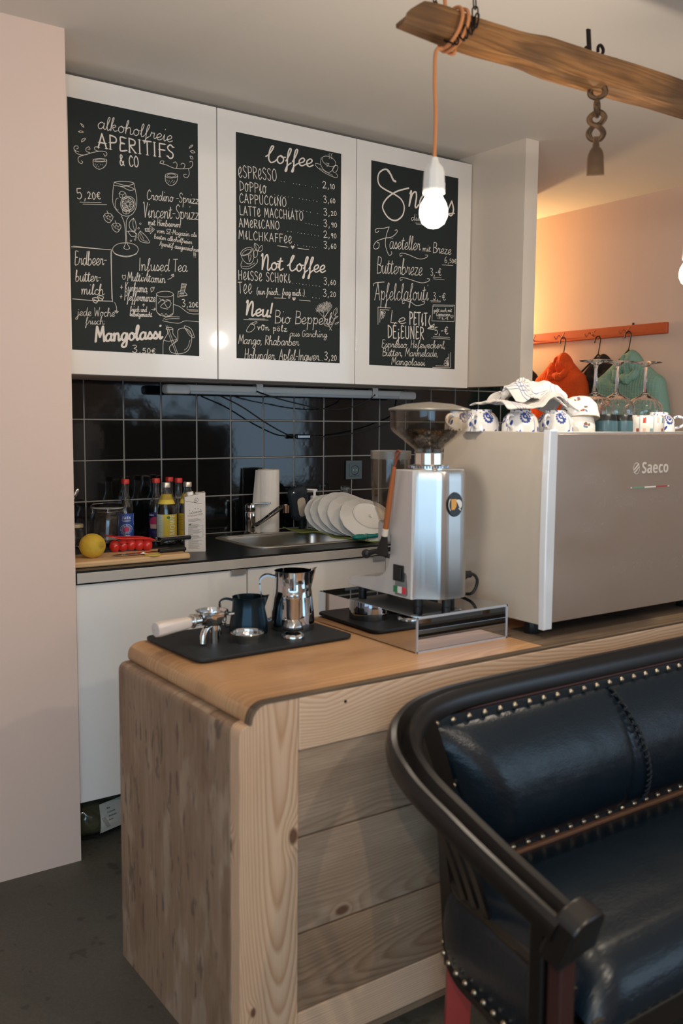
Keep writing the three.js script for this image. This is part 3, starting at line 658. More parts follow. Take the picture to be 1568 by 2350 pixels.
  T_(2, 'Bio Bepperl', 156, 651, 414, 641, 47, 2.6, 's');
  S_(2, '381,577 380,578 379,579 377,580 375,580 373,579 373,577 373,576 375,575 377,574 379,574 380,575 381,577', 1.2);
  S_(2, '377,580 376,581 375,582 373,583 371,582 369,581 369,580 369,579 371,578 373,577 375,577 376,578 377,580', 1.2);
  S_(2, '381,573 381,574 379,576 377,576 375,576 374,575 373,574 374,572 375,571 377,570 379,571 381,572 381,573', 1.2);
  S_(2, '386,578 386,580 384,581 382,581 380,581 379,580 378,579 379,577 380,576 382,576 384,576 386,577 386,578', 1.2);
  S_(2, '370,579 369,580 368,582 366,582 364,582 363,581 362,580 363,578 364,577 366,576 368,577 369,578 370,579', 1.2);
  S_(2, '391,571 390,572 389,573 387,574 385,573 383,573 383,571 383,570 385,569 387,568 389,568 390,569 391,571', 1.2);
  S_(2, '377,584 377,585 375,586 373,587 371,586 370,585 369,584 370,583 371,582 373,581 375,581 377,582 377,584', 1.2);
  S_(2, '374,573 373,574 372,575 370,576 368,576 367,575 366,573 367,572 368,571 370,570 372,571 373,571 374,573', 1.2);
  S_(2, '395,575 394,576 393,577 391,578 389,578 388,577 387,575 388,574 389,573 391,572 393,572 394,573 395,575', 1.2);
  S_(2, '366,584 365,585 364,587 362,587 360,587 358,586 358,585 358,583 360,582 362,581 364,582 365,583 366,584', 1.2);
  S_(2, '388,567 387,569 386,570 384,570 382,570 380,569 380,568 380,566 382,565 384,565 386,565 387,566 388,567', 1.2);
  S_(2, '386,583 385,584 384,585 382,586 380,586 379,585 378,583 379,582 380,581 382,580 384,581 385,581 386,583', 1.2);
  S_(2, '364,577 364,579 363,580 361,580 359,580 357,579 357,578 357,576 359,575 361,575 362,575 364,576 364,577', 1.2);
  S_(2, '400,569 399,570 398,572 396,572 394,572 392,571 392,570 392,568 394,567 396,566 398,567 399,568 400,569', 1.2);
  S_(2, '369,588 369,589 367,590 365,591 363,591 362,590 361,588 362,587 363,586 365,585 367,585 369,586 369,588', 1.2);
  S_(2, '378,568 377,569 376,571 374,571 372,571 371,570 370,569 371,567 372,566 374,565 376,566 377,567 378,568', 1.2);
  S_(2, '397,578 397,579 395,581 393,581 391,581 390,580 389,579 390,577 391,576 393,576 395,576 397,577 397,578', 1.2);
  S_(2, '358,584 358,585 357,586 355,587 353,587 351,586 351,584 351,583 353,582 355,581 357,581 358,582 358,584', 1.2);
  S_(2, '397,564 396,566 395,567 393,567 391,567 389,566 389,565 389,563 391,562 393,562 395,562 396,563 397,564', 1.2);
  S_(2, '380,588 379,589 378,590 376,591 374,591 372,590 372,588 372,587 374,586 376,585 378,585 379,586 380,588', 1.2);
  S_(2, '365,573 365,574 363,575 361,576 359,576 358,575 357,573 358,572 359,571 361,570 363,571 365,571 365,573', 1.2);
  S_(2, '405,571 405,572 403,573 401,574 399,574 398,573 397,571 398,570 399,569 401,568 403,568 405,569 405,571', 1.2);
  S_(2, '360,590 359,591 358,592 356,593 354,592 353,591 352,590 353,589 354,588 356,587 358,587 359,588 360,590', 1.2);
  S_(2, '386,563 386,565 384,566 382,566 380,566 379,565 378,564 379,562 380,561 382,561 384,561 386,562 386,563', 1.2);
  S_(2, '394,583 393,585 392,586 390,586 388,586 386,585 386,584 386,582 388,581 390,581 392,581 393,582 394,583', 1.2);
  S_(2, '355,581 355,582 353,583 351,584 349,583 348,583 347,581 348,580 349,579 351,578 353,578 354,579 355,581', 1.2);
  S_(2, '406,564 405,565 404,566 402,567 400,567 398,566 398,564 398,563 400,562 402,561 404,561 405,562 406,564', 1.2);
  S_(2, '370,592 369,593 368,594 366,595 364,595 363,594 362,592 363,591 364,590 366,589 368,589 369,590 370,592', 1.2);
  S_(2, '371,567 370,569 369,570 367,570 365,570 364,569 363,568 364,566 365,565 367,565 369,565 370,566 371,567', 1.2);
  S_(2, '406,575 406,577 404,578 402,578 400,578 399,577 398,576 399,574 400,573 402,573 404,573 406,574 406,575', 1.2);
  S_(2, '352,589 352,590 350,591 348,592 346,592 345,591 344,589 345,588 346,587 348,586 350,586 352,587 352,589', 1.2);
  S_(2, '397,560 396,562 395,563 393,563 391,563 389,562 389,561 389,559 391,558 393,558 395,558 396,559 397,560', 1.2);
  S_(2, '386,589 385,590 384,591 382,592 380,592 378,591 378,589 378,588 380,587 382,586 384,587 385,588 386,589', 1.2);
  S_(2, '356,575 356,577 354,578 352,578 350,578 349,577 348,576 349,574 350,573 352,573 354,573 356,574 356,575', 1.2);
  S_(2, '412,566 412,567 410,568 408,569 406,569 405,568 404,567 405,565 406,564 408,563 410,564 412,565 412,566', 1.2);
  S_(2, '359,594 359,595 357,596 355,597 353,597 352,596 351,594 352,593 353,592 355,591 357,592 359,593 359,594', 1.2);
  S_(2, '381,562 380,563 379,564 377,565 375,565 373,564 373,562 373,561 375,560 377,559 379,559 380,560 381,562', 1.2);
  S_(2, '403,581 402,583 401,584 399,584 397,584 395,583 395,582 395,580 397,579 399,579 401,579 402,580 403,581', 1.2);
  S_(2, '348,585 347,587 346,588 344,588 342,588 340,587 340,586 340,584 342,583 344,583 346,583 347,584 348,585', 1.2);
  S_(2, '407,559 407,561 405,562 404,562 402,562 400,561 400,560 400,558 401,557 403,557 405,557 407,558 407,559', 1.2);
  S_(2, '375,594 374,595 373,596 371,597 369,597 367,596 367,594 367,593 369,592 371,591 373,592 374,593 375,594', 1.2);
  S_(2, '362,569 362,570 360,571 358,572 356,572 355,571 354,569 355,568 356,567 358,566 360,567 362,567 362,569', 1.2);
  S_(2, '414,571 414,572 412,573 411,574 409,574 407,573 406,571 407,570 408,569 410,568 412,568 414,569 414,571', 1.2);
  S_(2, '349,594 349,595 347,596 345,597 344,596 342,595 342,594 342,593 343,592 345,591 347,591 349,592 349,594', 1.2);
  S_(2, '393,557 392,559 391,560 389,561 387,560 386,559 385,558 386,557 387,555 389,555 391,555 392,556 393,557', 1.2);
  S_(2, '394,588 394,589 392,591 390,591 388,591 387,590 386,589 387,587 388,586 390,585 392,586 394,587 394,588', 1.2);
  S_(2, '378,618 353,596', 1.4);
  S_(2, '378,618 375,592', 1.4);
  S_(2, '378,618 400,586', 1.4);
  S_(2, '378,618 413,575', 1.4);
  S_(2, '375,608 388,632 414,662', 1.8);
  S_(2, '414,634 422,621 410,610 402,623 414,634', 1.6);
  S_(2, '428,637 437,636 447,628 436,631 428,637', 1.6);
  S_(2, '425,617 434,614 443,606 432,610 425,617', 1.6);
  S_(2, '425,605 439,591 436,575 421,590 425,605', 1.6);
  S_(2, '403,647 398,639 378,640 385,646 403,647', 1.6);
  S_(2, '403,661 425,625 435,580', 1.6);
  S_(2, '68,655 55,663 40,687 59,688 75,672 68,661', 2.0);
  S_(2, '61,663 73,653 85,652 75,660 61,663', 1.8);
  T_(2, 'von pölz', 84, 680, 215, 679, 23, 2.8, 'c');
  T_(2, 'aus Garching', 223, 695, 392, 689, 24, 2.0, 's');
  T_(2, 'Mango, Rhabarber', 6, 734, 264, 728, 33, 2.4, 's');
  T_(2, 'Holunder, Apfel-Ingwer...', 30, 789, 373, 778, 39, 2.4, 's');
  T_(2, '3,20', 379, 775, 440, 776, 36, 2.8, 'c');
  S_(3, '120,62 104,54 87,28 66,24 40,40 32,65 41,88 70,101 118,113 151,128 166,155 157,189 125,212 90,208 64,185 58,162 81,130 128,99 187,78', 6.5);
  S_(3, '120,62 109,59 95,39 79,25', 9.0);
  T_(3, 'nacks', 181, 147, 427, 159, 123, 5.6, 'b');
  T_(3, 'die', 201, 202, 253, 197, 25, 2.0, 's');
  S_(3, '223,209 262,206', 1.6);
  S_(3, '229,213 262,211', 1.6);
  S_(3, '91,241 62,250 33,254 22,263 28,271 40,263', 2.6);
  S_(3, '91,241 78,273 73,306 79,330 93,351 106,343 103,335', 2.6);
  S_(3, '120,251 130,248 130,258 105,278 68,288 31,303 15,323 21,334 39,328 42,310 32,309', 2.6);
  T_(3, 'äseteller', 92, 325, 253, 315, 57, 2.6, 's');
  T_(3, 'mit', 264, 316, 308, 314, 25, 2.2, 's');
  T_(3, 'Breze', 318, 316, 420, 314, 42, 2.6, 's');
  S_(3, '159,344 149,348 148,339 161,335 191,338 248,349 284,340 293,330 280,330', 2.4);
  S_(3, '162,439 152,443 151,434 164,431 194,434 260,443 297,434 305,424 292,424', 2.4);
  S_(3, '175,530 165,534 164,525 178,521 208,525 236,536 273,528 281,518 268,518', 2.4);
  T_(3, '6,50€', 384, 350, 452, 346, 30, 2.4, 'c');
  S_(3, '371,360 432,357', 1.8);
  T_(3, 'Butterbreze', 30, 426, 265, 414, 64, 2.7, 's');
  T_(3, '3,-€', 310, 409, 372, 403, 34, 2.6, 'c');
  S_(3, '323,415 369,413', 1.8);
  S_(3, '326,421 385,420', 1.8);
  S_(3, '16,477 21,466 49,460 70,457', 2.6);
  T_(3, 'Apfelclafouti', 22, 531, 300, 510, 67, 2.7, 's');
  T_(3, '3,-€', 325, 505, 399, 502, 34, 2.6, 'c');
  S_(3, '311,510 368,508', 1.8);
  S_(3, '314,515 367,512', 1.8);
  S_(3, '41,625 41,625 40,557 40,557 103,556 103,556', 2.4);
  S_(3, '50,616 50,616 51,565 51,565 96,565 96,565', 2.4);
  S_(3, '56,572 71,570 78,576 69,580 56,572', 1.8);
  S_(3, '56,572 70,578 75,589 65,586 56,572', 1.8);
  S_(3, '56,572 67,585 68,598 60,590 56,572', 1.8);
  S_(3, '56,572 62,589 59,603 54,591 56,572', 1.8);
  S_(3, '416,770 400,772 391,765 402,761 416,770', 1.8);
  S_(3, '416,770 400,763 395,751 406,754 416,770', 1.8);
  S_(3, '416,770 404,756 403,742 412,750 416,770', 1.8);
  S_(3, '416,770 410,751 413,737 419,750 416,770', 1.8);
  T_(3, 'Le', 97, 613, 182, 614, 48, 3.0, 's');
  T_(3, 'PETiT', 201, 615, 300, 613, 51, 4.6, 'c');
  T_(3, 'DÉjEUNER', 90, 675, 284, 669, 50, 4.2, 'c');
  S_(3, '326,527 326,527 445,519 445,519 444,587 444,587 321,592 321,592 326,527 326,527', 2.2);
  S_(3, '323,533 439,525', 1.4);
  T_(3, 'geht auch mit', 329, 555, 430, 548, 15, 1.9, 's');
  T_(3, 'Cappuccino', 344, 571, 419, 566, 16, 1.9, 's');
  T_(3, '-> 6,-€', 350, 584, 413, 581, 14, 2.0, 'c');
  S_(3, '431,574 421,566 424,561 430,564 436,560 439,565 431,574', 1.6);
  S_(3, '426,565 430,570 435,564', 1.2);
  S_(3, '312,572 305,595 313,612 328,617', 5.0);
  S_(3, '299,625 299,625 331,626 331,626 334,604 334,604 299,625 299,625', 3.4);
  S_(3, '313,620 329,615', 5.0);
  T_(3, '5,-€', 337, 647, 417, 640, 36, 3.0, 'c');
  S_(3, '329,656 421,654', 1.8);
  S_(3, '320,662 423,661', 1.8);
  T_(3, 'Espresso, Hefeweckerl,', 59, 714, 398, 701, 31, 2.4, 's');
  T_(3, 'Butter, Marmelade,', 64, 747, 358, 737, 31, 2.4, 's');
  T_(3, 'Mangolassi', 110, 779, 287, 777, 30, 2.4, 's');
  S_(3, '428,716 428,716 428,780 428,780 329,782 329,782', 2.4);
  S_(3, '418,723 418,723 419,774 419,774 346,775 346,775', 2.4);
}
// ───────────────────────── kitchen: wall cabinets and menu boards ─────────────────────────
const cabLabels = ['leftmost white wall cabinet, its chalkboard listing alcohol-free aperitifs', 'middle white wall cabinet, its chalkboard menu headed Coffee', 'right-hand white wall cabinet, its chalkboard menu of snacks behind the bulb'];
for (let i = 0; i < 3; i++) {
  const x0 = -0.252 + 0.6005 * i, t = thing('wall_cabinet', cabLabels[i], 'cabinet', [x0, 1.5175, 0], 0, undefined);
  part('carcass', slab(0.001, 0.5995, 0, 0.93, 0.002, 0.373), M.carcass, t);
  const d = part('door', box(0.597, 0.932, 0.02, 0.30025, 0.4665, 0.3855, 0.0025), M.white, t);
  const bx = [-0.178, 0.4225, 1.018][i] - x0;
  const g = box(0.452, 0.785, 0.0012).translate(bx + 0.226, 2.381 - 0.3925 - 1.5175, 0.3961);
  part('chalkboard', g, std({ map: boardTexture(i + 1), roughness: 0.75 }), d, 'black chalkboard sheet with white hand lettering');
}
// light strip under the cabinets, with its cables
{
  const t = thing('light_strip', 'long white fluorescent light strip under the wall cabinets, switched off', 'lamp', [0.275, 1.477, 0.1]);
  const w = 1.215;
  part('housing', box(w - 0.16, 0.026, 0.05, w / 2, 0.018, 0, 0.008), M.stripWhite, t);
  part('diffuser', box(w - 0.2, 0.014, 0.044, w / 2, 0.002, 0, 0.006), std({ color: 0xc3c8ca, roughness: 0.35 }), t);
  for (const x of [0.05, w - 0.05]) part('end_cap', box(0.1, 0.036, 0.056, x, 0.012, 0, 0.012), M.plasticWhite, t);
  for (const x of [0.4, 0.98]) part('bracket', [box(0.03, 0.014, 0.03, x, 0.034, 0.01), box(0.03, 0.035, 0.002, x, 0.02, 0.027)], M.steel, t);
}
function cable(label, pts, r = 0.003) { return single('cable', capped(pts, r, 60, 6), M.wire, label, 'cable'); }
cable('black cable drooping from the left bracket of the light strip', [[0.66, 1.488, 0.13], [0.72, 1.47, 0.135], [0.85, 1.445, 0.12], [1.0, 1.425, 0.1], [1.12, 1.428, 0.1], [1.22, 1.46, 0.11], [1.25, 1.487, 0.13]]);
cable('thin black cable running down to the small grey cord switch', [[0.52, 1.47, 0.08], [0.62, 1.43, 0.07], [0.75, 1.36, 0.06], [0.86, 1.313, 0.05], [0.895, 1.308, 0.045]]);
cable('thin black cable rising from the cord switch towards the grinder', [[0.975, 1.305, 0.045], [1.08, 1.308, 0.045], [1.25, 1.33, 0.05], [1.4, 1.37, 0.05], [1.5, 1.41, 0.06], [1.52, 1.475, 0.06]]);
single('cord_switch', box(0.066, 0.02, 0.022, 0, 0, 0, 0.006), M.pewter, 'small grey cord switch hanging in front of the black tiles', 'switch', [0.935, 1.306, 0.045]);

// socket
{
  const t = thing('wall_socket', 'square grey wall socket on the black tiles', 'socket', [1.231, 1.156, 0.0]), pm = std({ color: 0x4d5a5e, roughness: 0.45 });
  part('frame', box(0.088, 0.084, 0.008, 0, 0, 0.005, 0.003), pm, t); part('insert', box(0.056, 0.056, 0.006, 0, 0, 0.01, 0.003), pm, t);
  part('cup', xf(lathe([[0.0215, 0.001], [0.02, 0.001], [0.019, -0.001], [0.001, -0.0012]], 32), [0, 0, 0.0135], [PI / 2, 0, 0]), M.black, t);
  part('pole', [xf(cyl(0.0025, 0.0025, 0.004), [-0.009, 0, 0.0135], [PI / 2, 0, 0]), xf(cyl(0.0025, 0.0025, 0.004), [0.009, 0, 0.0135], [PI / 2, 0, 0])], M.steel, t);
}

// ───────────────────────── base cabinets, worktop, sink ─────────────────────────
for (let i = 0; i < 3; i++) {
  const x0 = -0.262 + 0.6 * i, t = thing('base_cabinet', ['white base cabinet in the left corner by the peach wall', 'white base cabinet under the sink, behind the milk jugs', 'white base cabinet on the right, hidden behind the grinder'][i], 'cabinet', [x0, 0, 0]);
  part('carcass', [slab(0.002, 0.018, 0.178, 0.872, 0.01, 0.6), slab(0.582, 0.598, 0.178, 0.872, 0.01, 0.6), slab(0.018, 0.582, 0.178, 0.194, 0.01, 0.6), slab(0.018, 0.582, 0.194, 0.872, 0.01, 0.016)], M.carcass, t);
  const d = part('door', box(0.595, 0.69, 0.019, 0.3, 0.523, 0.6115, 0.002), M.white, t);
  part('handle', [box(0.055, 0.003, 0.018, 0.562, 0.8695, 0.62), box(0.055, 0.018, 0.003, 0.562, 0.862, 0.629)], M.steel, d);
  for (const [x, z] of [[0.06, 0.06], [0.54, 0.06], [0.06, 0.33], [0.54, 0.33]]) part('leg', [cyl(0.022, 0.016, 0.165, x, 0.095, z, 16), cyl(0.03, 0.03, 0.0125, x, 0.00625, z, 16)], M.black, t);
}
{
  const t = thing('worktop', 'black worktop with a brushed steel front edge', 'worktop', [0, 0.873, 0]);
  const s = shapeOf([[-0.263, 0], [2.25, 0], [2.25, 0.632], [-0.263, 0.632]]); s.holes.push(roundRect(0.462, 0.145, 0.938, 0.49, 0.055, THREE.Path));
  part('slab', boxUV(xf(extrude(s, 0.04), [0, 0.04, 0], [PI / 2, 0, 0]), 0), M.worktop, t);
  part('edge_strip', box(2.51, 0.0315, 0.004, 0.995, 0.0175, 0.634, 0.001), M.alloyStrip, t);
}
{
  const t = thing('sink', 'brushed steel inset sink with overflow slots', 'sink', [0.7, 0.913, 0.3175]);
  const rim = roundRect(-0.252, -0.192, 0.252, 0.192, 0.066); rim.holes.push(roundRect(-0.232, -0.167, 0.232, 0.167, 0.05, THREE.Path));
  part('rim', xf(extrude(rim, 0.0022, 0.0012), [0, 0.0036, 0], [PI / 2, 0, 0]), M.steel, t);
  const ring = (k) => { const pts = roundRect(-0.232 + k * 0.02, -0.167 + k * 0.02, 0.232 - k * 0.02, 0.167 - k * 0.02, 0.05).getSpacedPoints(96); return pts.slice(0, 96); };
  const rows = [[0, 0.001], [0.15, -0.01], [0.5, -0.07], [0.75, -0.125], [1.3, -0.145], [3, -0.15], [8.3, -0.152]];
  const rings = rows.map(([k, y]) => [k < 5 ? ring(k) : ring(2).map((p) => p.clone().multiplyScalar(0.02)), y]);
  part('bowl', sheet((u, v) => { const q = Math.min(rows.length - 1, Math.round(v * (rows.length - 1))), [r, y] = rings[q], p = r[Math.round(u * 96) % 96]; return [p.x, y, -p.y]; }, 96, rows.length - 1), std({ color: 0xb9b4ad, metalness: 1, roughness: 0.3, side: THREE.DoubleSide }), t);
  part('drain', lathe([[0.001, 0], [0.03, 0], [0.036, 0.004], [0.045, 0.003]], 32).translate(0, -0.153, 0), M.chrome, t);
  for (let i = 0; i < 6; i++) part('overflow_slot', box(0.004, 0.03, 0.002, -0.2265 + 0.0055 * 0, -0.035, -0.02 + i * 0.0085, 0.001).rotateY(0), M.black, t);
}
{
  const t = thing('faucet', 'chrome single-lever kitchen tap behind the sink', 'tap', [0.655, 0.913, 0.085]);
  part('body', lathe([[0.027, 0], [0.027, 0.006], [0.0225, 0.01], [0.0215, 0.05], [0.0225, 0.055], [0.0225, 0.088], [0.0205, 0.092], [0.001, 0.093]], 32), M.chrome, t);
  part('lever', [lathe([[0.0225, 0.094], [0.0235, 0.1], [0.022, 0.118], [0.012, 0.126], [0.001, 0.127]], 32), xf(box(0.075, 0.007, 0.016, 0, 0, 0, 0.003), [0.04, 0.124, 0.022], [0, -0.5, 0.06])], M.chrome, t);
  part('spout', sweep([[-0.012, -0.005], [-0.008, 0.006], [0.008, 0.006], [0.012, -0.005], [0.006, -0.009], [-0.006, -0.009]], [[0.0, 0.03, 0.01], [0.018, 0.055, 0.06], [0.042, 0.103, 0.13], [0.052, 0.122, 0.16], [0.058, 0.126, 0.18]], 24, 0.9), M.chrome, t);
  part('aerator', cyl(0.0115, 0.0125, 0.03, 0.058, 0.113, 0.182, 24), std({ color: 0xd2ab90, metalness: 1, roughness: 0.15 }), t);
}
{
  const t = thing('paper_towel', 'white kitchen paper roll standing on end behind the tap', 'paper roll', [0.754, 0.913, 0.062]);
  part('roll', lathe([[0.02, 0], [0.044, 0], [0.045, 0.003], [0.045, 0.257], [0.044, 0.26], [0.02, 0.26], [0.02, 0.2]], 48), M.paper, t);
  part('loose_sheet', sheet((u, v) => { const a = PI * (0.98 + 0.02) + u * 0.2, r = 0.046; return [-0.046 - 0.012 * u - 0.028 * u * (1 - v), v * 0.258, 0.012 + 0.02 * Math.sin(u * 2.4) - 0.03 * u]; }, 10, 16, 0.0012), M.paper, t);
}
// ───────────────────────── things on the kitchen worktop ─────────────────────────
const WT = 0.913;
const liquid = (hex, dist, t = 0.06) => phys({ color: 0xffffff, transmission: 1, roughness: 0.02, thickness: t, ior: 1.38, attenuationColor: new THREE.Color(hex), attenuationDistance: dist });
function labelArc(r, y0, y1, a0, a1, tex) {      // paper label round part of a bottle; angle 0 looks to +z
  return [new THREE.CylinderGeometry(r, r, y1 - y0, 24, 1, true, a0, a1 - a0).translate(0, (y0 + y1) / 2, 0), std({ map: tex, roughness: 0.6, side: THREE.DoubleSide })];
}
const CAM = -0.39;     // turn of a thing at the back wall that looks to the camera
const tonic = canvasTex(384, 512, (c, w, h) => {
  c.fillStyle = '#2a4fa8'; c.fillRect(0, 0, w, h); c.fillStyle = '#e8eef6'; c.font = 'bold italic 92px serif'; c.textAlign = 'center'; c.fillText('Isis', w * 0.5, 112); c.fillRect(w * 0.28, 132, w * 0.44, 7); c.fillRect(w * 0.33, 150, w * 0.34, 6);
  c.strokeStyle = '#e8eef6'; c.lineWidth = 7; c.beginPath(); c.arc(w * 0.5, 330, 118, PI, 0); c.stroke();
  for (let i = 0; i < 26; i++) { const a = i / 26 * 2 * PI; c.lineWidth = 6; c.beginPath(); c.moveTo(w * 0.5 + 52 * Math.cos(a), 318 + 52 * Math.sin(a)); c.lineTo(w * 0.5 + 108 * Math.cos(a + 0.25), 318 + 108 * Math.sin(a + 0.25)); c.stroke(); }
  c.fillStyle = '#e0386a'; c.beginPath(); c.arc(w * 0.5, 318, 48, 0, 7); c.fill(); c.fillStyle = '#24459a'; c.fillRect(0, 420, w, 62); c.fillStyle = '#fff'; c.font = 'bold 52px sans-serif'; c.fillText('TONIC', w * 0.5, 470); c.fillRect(0, 488, w, 24);
  c.lineWidth = 10; for (const s of [-1, 1]) { c.beginPath(); c.moveTo(w * 0.5 + s * 178, 0); c.quadraticCurveTo(w * 0.5 + s * 110, 130, w * 0.5 + s * 178, 260); c.stroke(); }
});
const berry = canvasTex(384, 512, (c, w, h) => {
  c.fillStyle = '#251f4e'; c.fillRect(0, 0, w, h); for (let i = 0; i < 90; i++) { c.fillStyle = ['#3b2f7a', '#40266a', '#1b1740'][i % 3]; c.beginPath(); c.arc(rnd() * w, rnd() * h, 8 + 26 * rnd(), 0, 7); c.fill(); }
  c.fillStyle = '#cf3660'; c.beginPath(); c.ellipse(w * 0.42, 220, 110, 120, 0, 0, 7); c.fill(); c.fillStyle = '#d8b49a'; c.fillRect(w * 0.18, 250, 180, 90); c.fillStyle = '#e8e2ea'; c.beginPath(); c.arc(w * 0.72, 330, 34, 0, 7); c.fill(); c.beginPath(); c.arc(w * 0.7, 410, 28, 0, 7); c.fill();
  c.font = 'bold 60px serif'; c.fillText('Isis', 40, 76);
});
const yellowLabel = (txt) => canvasTex(512, 512, (c, w, h) => {
  c.fillStyle = '#e6c33c'; c.fillRect(0, 0, w, h); c.save(); c.translate(w * 0.66, h * 0.92); c.rotate(-PI / 2); c.fillStyle = '#f7efc4'; c.font = 'bold 150px sans-serif'; c.fillText(txt, 0, 60); c.restore();
  c.fillStyle = '#c9cdb8'; c.fillRect(0, 0, w * 0.33, h); c.fillStyle = '#9aa07f'; for (let i = 0; i < 14; i++) c.fillRect(14, 60 + i * 26, 70 + 60 * rnd(), 6);
  c.fillStyle = '#5b7d2c'; c.beginPath(); c.ellipse(w * 0.52, 70, 30, 34, 0, 0, 7); c.fill();
});
const backLabel = canvasTex(512, 512, (c, w, h) => {
  c.fillStyle = '#d3a92a'; c.fillRect(0, 0, w, h); c.fillStyle = '#4d4116'; for (let i = 0; i < 15; i++) c.fillRect(60, 40 + i * 24, 190 + 140 * rnd(), 7); c.beginPath(); c.arc(w * 0.5, h * 0.5, 34, 0, 7); c.fill(); c.fillStyle = '#d3a92a'; c.beginPath(); c.arc(w * 0.5, h * 0.5, 20, 0, 7); c.fill();
  c.fillStyle = '#f3ead0'; c.fillRect(w * 0.6, h * 0.66, 120, 90); c.fillStyle = '#222'; for (let i = 0; i < 16; i++) c.fillRect(w * 0.62 + i * 7, h * 0.68, 2 + 3 * (i % 2), 70);
});
const neckLabel = canvasTex(256, 128, (c, w, h) => { c.fillStyle = '#e8c948'; c.fillRect(0, 0, w, h); c.fillStyle = '#fff3b8'; c.beginPath(); c.arc(w * 0.72, 66, 40, 0, 7); c.fill(); c.fillStyle = '#3d7a4a'; c.fillRect(w * 0.3, 40, 30, 50); c.strokeStyle = '#6b5a20'; c.lineWidth = 4; c.beginPath(); c.arc(w * 0.72, 66, 30, 0, 7); c.stroke(); });
const redCap = std({ color: 0xcf2f28, roughness: 0.45 }), silverCap = std({ color: 0xcfc8bb, metalness: 0.7, roughness: 0.35 });
function slimBottle(p, label, tex, fill, filled = 0.15) {
  const t = thing('bottle', label, 'bottle', p, 0, undefined);
  part('glass', lathe([[0.001, 0.002], [0.024, 0], [0.0285, 0.004], [0.0285, 0.128], [0.026, 0.143], [0.016, 0.165], [0.0125, 0.185], [0.0118, 0.222], [0.0135, 0.224], [0.0135, 0.226], [0.0105, 0.227], [0.0098, 0.2], [0.011, 0.183], [0.0145, 0.164], [0.0245, 0.142], [0.0265, 0.127], [0.0265, 0.007], [0.001, 0.006]], 40), M.glass, t);
  if (fill) part('drink', lathe([[0.001, 0.0065], [0.0262, 0.0075], [0.0262, Math.min(filled, 0.127)], ...(filled > 0.13 ? [[0.0242, 0.142], [0.0142, Math.min(0.164, filled)]] : []), [0.001, filled]], 32), fill, t);
  part('cap', lathe([[0.0145, 0.222], [0.0148, 0.236], [0.0135, 0.239], [0.001, 0.2395]], 32), redCap, t, 'red cap');
  if (tex) part('label', ...labelArc(0.0288, 0.018, 0.112, CAM - 1.5, CAM + 1.5, tex), t);
  return t;
}
slimBottle([0.122, WT, 0.085], 'red-capped tonic bottle with a blue label behind the glass jar', tonic, liquid(0xf2f6f6, 3), 0.16);
slimBottle([0.242, WT, 0.09], 'red-capped bottle with a dark purple berry label', berry, liquid(0xd9dfe6, 0.8), 0.1);
slimBottle([0.318, WT, 0.045], 'hindmost red-capped clear bottle beside the black tiles', null, liquid(0xf2f6f6, 3), 0.06);
slimBottle([0.322, WT, 0.118], 'red-capped clear bottle between the two yellow-label bottles', null, liquid(0xf2f6f6, 3), 0.06);
function fatBottle(p, label, tex, turn, filled) {
  const t = thing('bottle', label, 'bottle', p);
  part('glass', lathe([[0.001, 0.003], [0.03, 0], [0.037, 0.005], [0.0375, 0.06], [0.036, 0.12], [0.031, 0.15], [0.022, 0.178], [0.0145, 0.198], [0.0135, 0.212], [0.0148, 0.214], [0.0148, 0.216], [0.0115, 0.217], [0.0118, 0.198], [0.0195, 0.178], [0.0288, 0.149], [0.034, 0.119], [0.0354, 0.06], [0.035, 0.009], [0.001, 0.008]], 44), M.glass, t);
  part('drink', lathe([[0.001, 0.0085], [0.0347, 0.0095], [0.0351, 0.06], [0.0337, 0.119], ...(filled > 0.13 ? [[0.0284, 0.149]] : []), [filled > 0.13 ? 0.0284 : 0.0337, filled], [0.001, filled]], 36), liquid(0xf0eabf, 0.3), t);
  part('cap', lathe([[0.0155, 0.211], [0.0158, 0.226], [0.0145, 0.229], [0.001, 0.2295]], 32), silverCap, t, 'silver cap');
  part('label', ...labelArc(0.0379, 0.028, 0.113, CAM + turn - 1.35, CAM + turn + 1.35, tex), t);
  part('neck_label', new THREE.CylinderGeometry(0.0185, 0.0318, 0.036, 32, 1, true).translate(0, 0.168, 0), std({ map: rep(neckLabel, 2, 1), roughness: 0.6, side: THREE.DoubleSide }), t);
}
fatBottle([0.238, WT, 0.19], 'silver-capped lemonade bottle with a bright yellow front label', yellowLabel('MOWE'), 0.1, 0.15);
fatBottle([0.322, WT, 0.196], 'silver-capped lemonade bottle with a darker yellow label beside the carton', backLabel, 0, 0.14);
